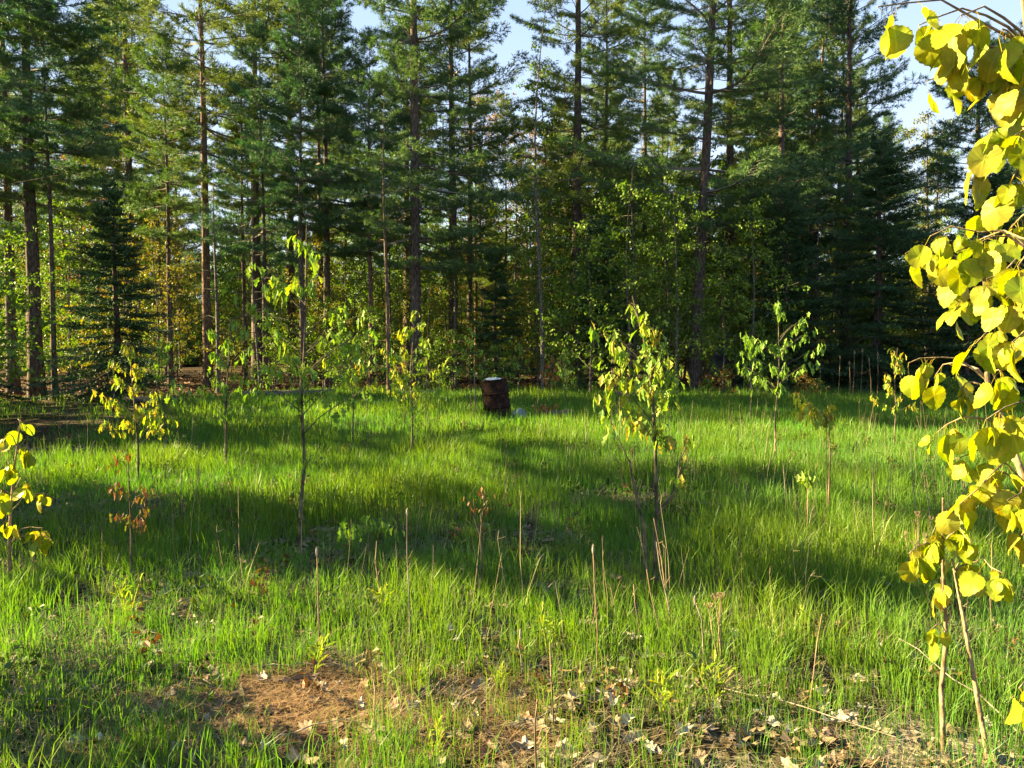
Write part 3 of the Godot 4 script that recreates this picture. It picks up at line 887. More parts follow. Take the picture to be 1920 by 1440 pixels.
	sapling("maple_sapling", "wide green sapling with drooping leaves beside the bushy yellow one", at(-3.43, -8.97),
		[[Vector3(0, -0.1, 0), Vector3(0.01, 0.5, 0), Vector3(0.03, 1.0, 0), Vector3(0.1, 1.86, 0)]],
		[[0.1, 1.8, 5], [-0.15, 1.7, 5], [0.04, 1.57, 6], [0.35, 1.5, 6], [0.48, 1.25, 6], [-0.47, 1.05, 6], [-0.53, 0.95, 6], [-0.28, 1.02, 7], [-0.02, 1.07, 7], [0.23, 1.02, 7], [0.42, 1.07, 6], [-0.15, 0.72, 4], [0.1, 0.76, 6], [0.48, 0.82, 5], [-0.18, 1.43, 6], [0.3, 1.75, 5]],
		leaves, green, wood, 0.015, 0.125, 0.35)
	sapling("oak_sapling", "sapling with a yellow tip in front of the tall grey pine's foot", at(-1.3, -9.67),
		[[Vector3(0, -0.1, 0), Vector3(0.02, 0.6, 0), Vector3(0.0, 1.2, 0), Vector3(0.06, 1.95, 0)]],
		[[0.05, 1.92, 6], [0.16, 1.8, 6], [-0.01, 1.72, 6], [-0.12, 1.67, 6], [-0.32, 1.46, 7], [-0.22, 1.43, 7], [0.2, 1.56, 5], [0.23, 1.36, 6], [0.46, 1.29, 6], [-0.08, 1.15, 5], [0.12, 1.0, 5], [-0.35, 1.22, 5], [-0.18, 0.87, 5], [0.2, 0.73, 4], [0.4, 1.0, 5], [0.02, 0.74, 4]],
		leaves, [lime[0], lime[1], green[0], green[1], lime[2]], wood, 0.014, 0.115, 0.3)
	sapling("maple_sapling", "rounded green sapling standing before the broad dark hemlock", at(3.23, -9.16),
		[[Vector3(0, -0.1, 0), Vector3(-0.02, 0.6, 0), Vector3(0.02, 1.2, 0), Vector3(-0.01, 2.05, 0)]],
		[[-0.03, 2.0, 5], [0.03, 1.9, 5], [-0.45, 1.65, 6], [-0.36, 1.56, 6], [-0.16, 1.56, 6], [0.3, 1.8, 6], [0.42, 1.68, 6], [0.23, 1.56, 6], [-0.03, 1.5, 6], [0.49, 1.5, 6], [-0.36, 1.25, 6], [-0.1, 1.25, 6], [0.16, 1.25, 6], [-0.23, 1.1, 6], [0.03, 1.02, 6], [0.3, 1.3, 6], [-0.42, 1.42, 6], [0.42, 1.85, 5]],
		leaves, green, wood, 0.014, 0.12, 0.35)
	sapling("oak_sapling", "short sapling whose few bright leaves hang on its left, before the green sapling", at(2.87, -6.78),
		[[Vector3(0, -0.1, 0), Vector3(0.01, 0.5, 0), Vector3(-0.02, 1.06, 0)]],
		[[-0.27, 1.06, 6], [-0.22, 1.0, 6], [-0.3, 0.94, 6], [-0.15, 0.96, 5], [0.0, 0.98, 5], [0.03, 0.9, 5], [-0.08, 0.9, 5]],
		leaves, lime, M.dry, 0.01, 0.11, 0.15)
	sapling("oak_sapling", "small orange-leaved sapling at the far edge just right of the barrel", at(0.95, -19.5),
		[[Vector3(0, -0.1, 0), Vector3(0.02, 0.5, 0), Vector3(0.08, 1.25, 0)]],
		[[0.1, 1.28, 6], [-0.05, 1.1, 7], [0.2, 1.05, 7], [0.3, 1.2, 5], [-0.2, 0.95, 7], [0.05, 0.9, 8], [0.2, 0.75, 7], [-0.1, 0.7, 7], [0.3, 0.85, 6], [0.05, 0.6, 7], [0.42, 1.38, 4]],
		leaves, bronze, wood, 0.014, 0.13, 0.3)
	sapling("oak_seedling", "knee-high dark seedling with reddish buds in the shaded middle grass", at(-0.19, -4.49),
		[[Vector3(-0.02, -0.05, 0), Vector3(0.01, 0.22, 0), Vector3(0.0, 0.42, 0), Vector3(0.03, 0.64, 0)], [Vector3(0.0, 0.4, 0), Vector3(-0.04, 0.52, 0), Vector3(-0.06, 0.58, 0)]],
		[[0.03, 0.66, 5], [-0.06, 0.6, 4], [0.06, 0.58, 3], [0.0, 0.55, 3]],
		leaves, [rusty[0], rusty[0], rusty[1]], wood, 0.008, 0.04, 0.06)
	sapling("oak_seedling", "reddish seedling on a dark stem at the left, in front of the bushy yellow sapling", at(-2.37, -4.62),
		[[Vector3(0, -0.05, 0), Vector3(0.01, 0.4, 0), Vector3(0.0, 0.9, 0)], [Vector3(0, 0.02, 0), Vector3(-0.12, 0.1, 0.02), Vector3(-0.2, 0.14, 0.02)]],
		[[-0.06, 0.62, 6], [0.08, 0.58, 7], [0.13, 0.5, 6], [-0.1, 0.46, 5], [0.03, 0.42, 5], [0.0, 0.85, 2], [-0.1, 0.8, 3], [0.1, 0.4, 4]],
		leaves, rusty, wood, 0.008, 0.06, 0.12)
	sapling("maple_seedling", "single stalk with an umbrella of green leaves in the shade on the right", at(2.31, -5.83),
		[[Vector3(0, -0.05, 0), Vector3(0.0, 0.3, 0), Vector3(-0.01, 0.54, 0)]],
		[[-0.01, 0.56, 7], [0.03, 0.53, 5], [-0.05, 0.53, 5]],
		leaves, [lime[2], green[1]], M.dry, 0.006, 0.085, 0.05)
	sapling("maple_seedling", "low seedling with broad green leaves left of the reddish-budded seedling", at(-0.95, -4.95),
		[[Vector3(0, -0.05, 0), Vector3(0.0, 0.2, 0), Vector3(-0.01, 0.36, 0)]],
		[[-0.01, 0.38, 6], [0.12, 0.36, 5], [-0.13, 0.36, 5], [0.2, 0.33, 4], [-0.22, 0.34, 4]],
		leaves, green, wood, 0.006, 0.085, 0.1)
	sapling("oak_seedling", "tiny dry seedling with orange leaves beside the dark log", at(0.62, -15.0),
		[[Vector3(0, -0.05, 0), Vector3(0.02, 0.15, 0), Vector3(0.03, 0.3, 0)]],
		[[0.0, 0.32, 6], [0.12, 0.3, 6], [0.25, 0.3, 5], [-0.12, 0.28, 6]],
		leaves, bronze, wood, 0.006, 0.11, 0.08)

	for q in [[-2.3, -10.8, 1.75, 0, "slim green sapling behind and right of the tallest sapling"], [-1.0, -18.0, 2.0, 0, "green sapling at the far left of the barrel, before the pines"], [0.2, -20.8, 1.7, 0, "green sapling right behind the barrel"], [1.9, -13.8, 1.1, 1, "short lime sapling in the sunlit grass right of the barrel"], [-6.3, -13.6, 1.7, 0, "slim green sapling far behind the bushy yellow one"], [-1.9, -13.2, 1.5, 1, "lime sapling between the yellow-tipped one and the barrel"], [-3.0, -15.5, 1.6, 1, "lime sapling at the back left of the yellow-tipped one"], [1.2, -17.0, 1.5, 0, "green sapling behind and right of the plastic bag"], [3.4, -17.5, 1.7, 0, "slim green sapling at the back of the sunlit strip"], [-4.6, -12.0, 1.6, 0, "green sapling between the bushy yellow one and the wide green one"], [5.6, -11.0, 1.5, 1, "lime sapling standing in the grass beyond the outer aspen leaves"], [4.6, -14.5, 1.6, 0, "slim green sapling behind the rounded green one"]]:
		var cl := []
		for k in 13:
			var u := (k + 0.5) / 13.0
			cl.append([(0.42 * (1.05 - u)) * q[2] * 0.6 * sin(k * 2.4), q[2] * (0.4 + 0.6 * u), 3 + k % 3])
		sapling("maple_sapling", q[4], at(q[0], q[1]), [[Vector3(0, -0.1, 0), Vector3(0.02, q[2] * 0.4, 0), Vector3(-0.02, q[2] * 0.7, 0.02), Vector3(0.02, q[2], 0)]], cl, leaves, lime if q[3] else green, wood, 0.011, 0.12, 0.25)

	# ---- yellow aspens
	var round_ := []
	for q in 6:
		round_.append(aspen_leaf(1.0, rr(0.9, 1.4), rr(0.0, 0.3), rr(-0.3, 0.3), q * 2))
	var yellow := [leafy(0.36, 0.41, 0.018, Color(1.0, 0.98, 0.25), 0.5), leafy(0.42, 0.46, 0.022, Color(1.0, 0.98, 0.25), 0.5), leafy(0.28, 0.355, 0.020, Color(1.0, 1.0, 0.25), 0.5), leafy(0.43, 0.42, 0.045, Color(1.0, 0.95, 0.3), 0.5)]
	aspen("young aspen with large bright yellow leaves arching in from the right", Vector3(1.95, 0, -2.15),
		[[Vector3(1.95, -0.1, -2.15), Vector3(1.82, 0.5, -2.1), Vector3(1.62, 1.0, -2.05), Vector3(1.46, 1.45, -2.0), Vector3(1.34, 1.85, -1.92), Vector3(1.18, 2.4, -1.8)], [Vector3(1.62, 0.95, -2.05), Vector3(1.48, 1.1, -2.15), Vector3(1.42, 1.4, -2.25), Vector3(1.4, 1.75, -2.25)]],
		[[0.83, 2.27, -1.75, 3], [0.95, 2.25, -1.80, 3], [0.99, 2.23, -1.70, 6], [1.05, 2.18, -1.65, 6], [1.00, 2.14, -1.85, 4], [1.06, 2.14, -1.75, 8], [1.10, 2.09, -1.70, 6], [1.13, 2.01, -1.80, 7], [1.11, 1.94, -1.85, 5], [1.15, 1.89, -1.75, 5], [1.39, 1.91, -2.20, 4], [1.38, 1.83, -2.10, 5], [1.10, 1.79, -2.00, 6], [1.14, 1.77, -2.20, 5], [1.17, 1.75, -2.00, 7], [1.19, 1.67, -1.90, 8], [1.31, 1.69, -2.30, 5], [1.35, 1.61, -2.30, 5], [1.21, 1.62, -1.85, 6], [1.16, 1.51, -1.75, 7], [1.23, 1.51, -2.00, 6], [1.21, 1.45, -2.30, 5], [1.35, 1.41, -2.40, 3], [1.36, 1.43, -2.10, 5], [1.36, 1.35, -2.30, 5], [1.23, 1.31, -1.95, 9], [1.34, 1.29, -2.00, 4], [1.33, 1.23, -2.35, 6], [1.42, 1.14, -2.40, 4], [1.23, 1.15, -1.95, 6], [1.26, 1.11, -1.90, 6], [1.17, 1.09, -1.95, 6], [1.20, 1.69, -1.80, 5], [1.28, 1.79, -2.10, 4], [1.12, 1.97, -1.70, 5], [0.99, 2.18, -1.75, 5], [1.30, 1.02, -1.90, 3], [1.10, 0.76, -1.60, 2]],
		round_, yellow, 0.013, 0.031)
	aspen("thin aspen sapling rooted in pale sand at the lower right", Vector3(1.64, 0, -2.78),
		[[Vector3(1.64, -0.1, -2.78), Vector3(1.63, 0.2, -2.8), Vector3(1.66, 0.4, -2.83), Vector3(1.61, 0.68, -2.78), Vector3(1.57, 0.95, -2.72)], [Vector3(1.78, -0.1, -2.72), Vector3(1.7, 0.4, -2.76), Vector3(1.62, 0.72, -2.74)]],
		[[1.55, 0.80, -2.75, 8], [1.44, 0.75, -2.70, 5], [1.60, 0.82, -2.60, 6], [1.65, 0.74, -2.50, 6], [1.61, 0.58, -2.80, 5], [1.58, 0.43, -2.80, 4], [1.60, 0.85, -2.70, 4], [1.70, 0.71, -2.70, 3]],
		round_, yellow, 0.011, 0.033)
	aspen("small yellow aspen at the left edge of the clearing", Vector3(-3.05, 0, -4.5),
		[[Vector3(-3.05, -0.1, -4.5), Vector3(-3.02, 0.4, -4.48), Vector3(-2.97, 0.75, -4.46), Vector3(-2.93, 1.06, -4.48)]],
		[[-2.95, 1.04, -4.50, 4], [-2.98, 0.96, -4.40, 5], [-2.89, 0.88, -4.50, 5], [-2.96, 0.80, -4.40, 6], [-2.92, 0.68, -4.50, 5], [-2.95, 0.65, -4.30, 5], [-2.99, 0.47, -4.40, 4], [-2.88, 0.60, -4.60, 4], [-2.72, 0.36, -4.4, 6], [-2.8, 0.42, -4.45, 5]],
		round_, yellow, 0.011, 0.034)

	# ---- dead stalks: x, z, lean of the tip, height
	var n := 0
	var stalks := [[-0.53, -3.84, -0.01, 0.68], [-0.90, -3.51, -0.02, 0.56], [-1.47, -5.13, 0.02, 0.36], [0.28, -3.99, -0.05, 0.30], [0.39, -3.42, -0.02, 0.62], [0.87, -3.99, -0.11, 0.63], [0.87, -3.95, -0.10, 0.51], [0.79, -3.80, -0.10, 0.41], [0.67, -3.84, -0.04, 0.32], [0.95, -3.63, -0.05, 0.30], [1.26, -3.15, 0.05, 0.42], [-0.55, -2.86, 0.00, 0.28], [2.44, -6.61, -0.04, 0.50], [3.37, -7.30, 0.0, 0.57], [3.33, -6.61, 0.02, 0.51], [3.38, -6.21, -0.08, 0.68], [2.80, -6.61, -0.03, 0.80], [-0.78, -4.28, 0.0, 0.41], [0.05, -3.51, -0.01, 0.19], [0.17, -2.93, -0.02, 0.38], [-2.67, -6.03, 0.01, 0.51], [3.22, -6.61, -0.02, 0.56], [3.41, -5.86, 0.01, 0.67], [0.09, -2.59, 0.0, 0.30], [3.23, -5.70, -0.06, 0.49], [1.95, -9.24, -0.04, 0.52], [1.03, -10.14, -0.02, 0.49], [3.09, -10.14, -0.03, 0.49], [-4.66, -13.37, 0.06, 0.84], [-4.63, -8.00, 0.09, 0.30], [-4.37, -10.14, 0.05, 0.57], [-4.08, -9.24, -0.05, 0.58], [-0.07, -6.61, 0.02, 0.70], [-0.47, -4.47, 0.0, 0.35], [2.62, -4.03, -0.04, 0.49]]
	var stand := []
	for q in stalks: stand.append(at(q[0], q[1]))
	var names := beside_names(stand)
	for q in stalks:
		var o2 := thing("dead_stalk", "dry tan stalk, " + names[n], "dead stalk", at(q[0], q[1]), 0.0, "dead stalks standing in the grass")
		var tip := Vector3(q[2], q[3], rr(-0.03, 0.03))
		var path := [Vector3(0, -0.08, 0), Vector3(q[2] * 0.3 + rr(-0.016, 0.016), q[3] * 0.35, 0), Vector3(q[2] * 0.65 + rr(-0.016, 0.016), q[3] * 0.7, tip.z * 0.5), tip]
		if n == 3: path.append(tip + Vector3(-0.035, -0.035, 0.01))
		part("stem", twig_mesh(path, rr(0.0032, 0.0046), rr(0.002, 0.003), 6), o2, M.dry if n % 3 else M.dry_grey)
		for k in 1 + n % 3:
			var f := rr(0.35, 0.95)
			var b := tip * f
			part("side_twig", twig_mesh([b, b + Vector3(rr(-0.03, 0.03), rr(0.01, 0.05), rr(-0.02, 0.02))], 0.0018, 0.001, 4), o2, M.dry)
		if n in [0, 1, 4, 18, 9, 13]:
			part("seed_head", crumple(0.006, 0.024, 0.006, n), o2, M.dry_grey).position = tip
		n += 1
	for q in [[9.0, -20.8, 1.15], [9.25, -20.6, 1.0], [9.5, -21.0, 1.3], [9.75, -20.4, 1.1], [10.1, -20.8, 1.25], [8.7, -21.2, 0.95], [10.6, -20.5, 1.2], [9.9, -21.4, 1.35]]:
		var o3 := thing("weed_stem", ["tall", "shorter"][int(q[2] < 1.12)] + " brown dead weed stem, " + ["first", "second", "third", "fourth", "fifth", "lowest", "last", "rearmost"][[9.0, 9.25, 9.5, 9.75, 10.1, 8.7, 10.6, 9.9].find(q[0])] + " of those before the broad hemlock", "dead weed", at(q[0], q[1]), 0.0, "dead weed stems before the hemlock")
		var tip := Vector3(rr(-0.08, 0.08), q[2], rr(-0.1, 0.1))
		part("stem", twig_mesh([Vector3(0, -0.1, 0), tip * 0.5 + Vector3(0.02, 0, 0), tip], 0.009, 0.005, 5), o3, M.dry)
		part("seed_head", crumple(0.022, 0.06, 0.022, int(q[2] * 20)), o3, M.dry).position = tip
	# withered umbels
	for q in [[1.0, -3.55, 0.36, "withered pale flower umbel in the sunny grass right of the leaning pair"], [2.75, -5.0, 0.42, "cluster of brown withered umbels in the shade left of the aspen"], [2.55, -4.7, 0.36, "smaller withered umbel beside the brown cluster near the aspen"]]:
		var o4 := thing("withered_umbel", q[3], "dead plant", at(q[0], q[1]))
		for s in 4:
			var e := Vector3(rr(-0.07, 0.07), q[2] * rr(0.75, 1.0), rr(-0.05, 0.05))
			part("stem", twig_mesh([Vector3(rr(-0.02, 0.02), -0.05, 0), e * 0.6 + Vector3(rr(-0.01, 0.01), 0, 0), e], 0.0035, 0.002, 5), o4, M.dry)
			var fan := Smooth.new()
			for w in 9:
				var d := (unit() * 0.7 + Vector3.UP).normalized()
				fan.tube([e, e + d * 0.03, e + d * 0.034 + Vector3(0, 0.001, 0)], [0.001, 0.001, 0.004], 4)
			var fm := ArrayMesh.new()
			fan.add_to(fm, null)
			part("umbel", fm, o4, M.dry)
	# fallen twigs
	for q in [[0.95, -3.3, 1.42, -2.72, 0.10, "long thin twig slanting over the sunny grass at lower right"], [0.0, -2.95, 0.62, -3.35, 0.03, "pale twig lying slanted across the dead leaves in front"], [-1.2, -3.45, -0.75, -3.42, 0.05, "pale straw lying in front of the grass clump at left"], [1.75, -4.9, 2.05, -4.5, 0.12, "thin pale fallen stalk in the shade right of the forked sapling"], [-0.9, -2.85, -0.55, -2.95, 0.03, "brown stick on the bare needle-covered ground"], [2.0, -2.9, 1.72, -3.3, 0.25, "arching bare twig low at the right beside the thin aspen"], [-2.0, -3.1, -1.5, -3.0, 0.03, "grey stick in the lower left grass"]]:
		var a := at(q[0], q[1])
		var b := at(q[2], q[3])
		var o5 := part("fallen_twig", twig_mesh(bend(Vector3(0, 0.02, 0), b - a + Vector3(0, q[4], 0), 0.02, 7), 0.0034, 0.0016, 5), self, M.dry_grey)
		o5.position = a
		tag(o5, q[5], "twig", "twigs lying on the ground")
	# leafy weeds
	for q in [[0.62, -3.05, 0.2, "bright willow-leaved weed in the litter, low right of centre"], [0.18, -3.75, 0.17, "lime willow-leaved weed behind the bent-tipped stalk"], [-0.75, -4.15, 0.2, "lime shoot at the shade's edge near the tall tan stalk"], [-0.92, -3.42, 0.16, "broad-bladed weed at the foot of the stalk left of centre"], [0.85, -3.15, 0.2, "bright narrow-leaved weed below the leaning pair"], [-0.4, -3.3, 0.1, "small lime weed on the bare brown patch"], [-0.05, -3.3, 0.1, "small yellow-green weed among pale dead leaves"], [1.5, -3.9, 0.16, "lime weed at the front of the sunny grass on the right"], [-0.28, -2.72, 0.12, "small fresh weed at the bottom of the needle patch"], [-2.1, -4.05, 0.18, "bright broad weed in the sunny left grass"]]:
		var o6 := thing("leafy_weed", q[3], "weed", at(q[0], q[1]), 0.0, "leafy weeds in the foreground")
		for s in 3:
			var e := Vector3(rr(-0.05, 0.05), q[2] * rr(0.7, 1.1), rr(-0.05, 0.05))
			part("stem", twig_mesh([Vector3(0, -0.03, 0), e * 0.5, e], 0.002, 0.001, 4), o6, M.weed_stem if M.has("weed_stem") else lime[2])
			for w in 7:
				var lf := part("leaf", leaves[w % 4], o6, lime[w % 3])
				var t := 0.25 + 0.75 * w / 6.0
				lf.transform = Transform3D(Basis(Vector3.UP, w * 2.4 + s) * Basis(Vector3.RIGHT, -2.3 + rr(-0.3, 0.4)).scaled(Vector3(0.5, 1, 1) * q[2] * rr(0.28, 0.42)), e * t)
	# low bushes outside the left of the frame
	var bush := broad_tree(1.0, 0.012, 0.6, 9, 0.1, 8, 8, 0.07, 0.3, M.bark_young, M.broad)
	for q in [[-3.25, -3.3, 0.95], [-3.8, -3.15, 1.15]]:
		tree("low_bush", ["smaller", "larger"][int(q[2] > 1.0)] + " low leafy bush just outside the lower left of the clearing", "bush", at(q[0], q[1]), bush[0], bush[1], rr(0, TAU), q[2], 0.0, 0.0, "bushes beside the lower left")
	# undergrowth along the lawn's far edge
	var herb := broad_tree(0.8, 0.008, 0.5, 9, 0.1, 6, 6, 0.06, 0.3, M.bark_young, M.broad)
	var red_herb := broad_tree(0.8, 0.008, 0.5, 9, 0.1, 6, 6, 0.055, 0.3, M.bark_young, M.broad_orange)
	var e_ := 0
	var row := [[5.1, -19.5], [5.7, -20.4], [6.3, -19.2], [6.9, -20.1], [7.6, -19.4], [8.2, -20.3], [11.2, -19.6], [12.0, -20.4], [10.9, -18.7], [4.4, -21.0], [3.4, -21.6], [2.6, -22.0], [-2.2, -22.6], [-3.3, -22.2], [-4.6, -22.4], [-6.0, -22.0], [1.7, -22.8], [12.9, -18.0]]
	stand.clear()
	for q in row: stand.append(at(q[0], q[1]))
	names = depth_names(stand)
	for q in row:
		var red: bool = e_ in [1, 3, 4]
		var b: Array = red_herb if red else herb
		tree("edge_plant", ["reddish young plant", "fresh green plant"][0 if red else 1] + " edging the grass, " + names[e_].replace("behind", "before"), "plant", at(q[0], q[1]), b[0], b[1], rr(0, TAU), rr(0.7, 1.1), 0.0, 0.0, "plants along the grass edge")
		e_ += 1

func place(o: Node3D, p: Vector3) -> Node3D:
	o.position = p
	return o

func aspen(label: String, base: Vector3, stems: Array, clusters: Array, leaves: Array, tints: Array, r0: float, rad: float) -> void:
	var o := thing("aspen_sapling", label, "aspen", base, 0.0, "yellow aspens")
	for st in stems:
		var p := []
		for q in st: p.append(q - base)
		part("stem", twig_mesh(p, r0, r0 * 0.35, 8), o, M.bark_aspen)
	for c in clusters:
		var p := Vector3(c[0], c[1], c[2])
		var root: Vector3 = stems[0][0]
		var best := 99.0
		for st in stems:
			for k in st.size() - 1:
				for f in 6:
					var q: Vector3 = st[k].lerp(st[k + 1], f / 6.0)
					var cost := q.distance_to(p) + (0.6 if q.y > p.y + 0.1 else 0.0) + absf(p.y - q.y - 0.1) * 0.4
					if cost < best and q.y > 0.15:
						best = cost
						root = q
		var path := bend(root - base, p - base, 0.05, 6)
		part("branch", twig_mesh(path, r0 * 0.3, 0.0014, 5), o, M.bark_aspen)
		for k in int(c[3] * 1.35 + 0.5):
			var lf := part("leaf", leaves[rng.randi() % leaves.size()], o, tints[rng.randi() % tints.size()])
			var u := 1.0 - rr(0.0, 0.4)
			var q: Vector3 = path[int(u * 4.99)].lerp(path[mini(int(u * 4.99) + 1, 5)], u * 4.99 - int(u * 4.99)) if k else path[5]
			var s := rad * rr(0.42, 1.25)
			lf.transform = Transform3D(Basis(Vector3.UP, rr(0, TAU)) * Basis(Vector3.RIGHT, rr(-0.6, 0.3)) * Basis(Vector3.BACK, rr(-0.5, 0.5)).scaled(Vector3.ONE * s), q)

func ring(r: float, w: float, y: float) -> ArrayMesh:
	var g := Smooth.new()
	var p := []
	var rs := []
	for k in 33:
		var a := TAU * k / 32
		p.append(Vector3(cos(a) * r, y + 0.004 * sin(a * 3), sin(a) * r))
		rs.append(w)
	g.tube(p, rs, 6)
	var m := ArrayMesh.new()
	g.add_to(m, null)
	return m

func barrel_body() -> ArrayMesh:
	var s := SurfaceTool.new()
	s.begin(Mesh.PRIMITIVE_TRIANGLES)
	s.set_smooth_group(0)
	var n := 40
	var ys := [0.0, 0.05, 0.1, 0.15, 0.2, 0.27, 0.31, 0.35, 0.45, 0.55, 0.59, 0.63, 0.75, 0.86]
	for side in 2:
		var r := 0.287 - 0.012 * side
		for j in ys.size() - 1:
			for k in n:
				var a0 := TAU * k / n
				var a1 := TAU * (k + 1) / n
				# rotted away low on the front left
				var hole: float = 0.17 + 0.05 * sin(k * 2.1) - 0.28 * absf(angle_difference(a0, 2.15))
				if ys[j] < hole: continue
				var q := []
				for e in [[a0, ys[j]], [a1, ys[j]], [a1, ys[j + 1]], [a0, ys[j + 1]]]:
					var rr_: float = r * (1.0 + 0.012 * sin(e[0] * 4 + e[1] * 9) + 0.008 * sin(e[0] * 9 - e[1] * 5))
					q.append(Vector3(cos(e[0]) * rr_, e[1], sin(e[0]) * rr_))
				for t in ([0, 1, 2, 0, 2, 3] if side == 0 else [0, 2, 1, 0, 3, 2]):
					s.add_vertex(q[t])
	for k in n:
		var a0 := TAU * k / n
		var a1 := TAU * (k + 1) / n
		for t in [[0.0, a0, a1]]:
			s.add_vertex(Vector3(0, 0.62, 0)); s.add_vertex(Vector3(cos(a0) * 0.27, 0.6, sin(a0) * 0.27)); s.add_vertex(Vector3(cos(a1) * 0.27, 0.6, sin(a1) * 0.27))
	s.index()
	s.generate_normals()
	return s.commit()

func crumple(rx: float, ry: float, rz: float, sd: int) -> ArrayMesh:
	var f := FastNoiseLite.new()
	f.seed = sd
	f.frequency = 0.9
	f.fractal_type = FastNoiseLite.FRACTAL_RIDGED
	f.fractal_octaves = 3
	var s := SurfaceTool.new()
	s.begin(Mesh.PRIMITIVE_TRIANGLES)
	s.set_smooth_group(-1)
	var nu := 18
	var nv := 11
	for j in nv:
		for k in nu:
			var q := []
			for e in [[k, j], [k + 1, j], [k + 1, j + 1], [k, j + 1]]:
				var a: float = TAU * (e[0] % nu) / nu
				var b: float = PI * e[1] / nv
				var d := Vector3(sin(b) * cos(a), cos(b), sin(b) * sin(a))
				d *= 0.85 + 0.35 * f.get_noise_3d(d.x * 1.6, d.y * 1.6, d.z * 1.6)
				q.append(d * Vector3(rx, ry, rz))
			for t in [0, 1, 2, 0, 2, 3]:
				s.add_vertex(q[t])
	s.generate_normals()
	return s.commit()

func log_mesh(half: float, r: float) -> ArrayMesh:
	var g := Smooth.new()
	var p := []
	var rs := []
	for k in 8:
		p.append(Vector3(lerpf(-half, half, k / 7.0), 0.012 * sin(k * 1.3), 0.02 * cos(k)))
		rs.append(r * (1.0 + 0.08 * sin(k * 2.2)))
	p.push_front(p[0] + Vector3(-0.004, 0, 0))
	rs.push_front(0.01)
	g.tube(p, rs, 12, 0.05)
	var m := ArrayMesh.new()
	g.add_to(m, null)
	return m

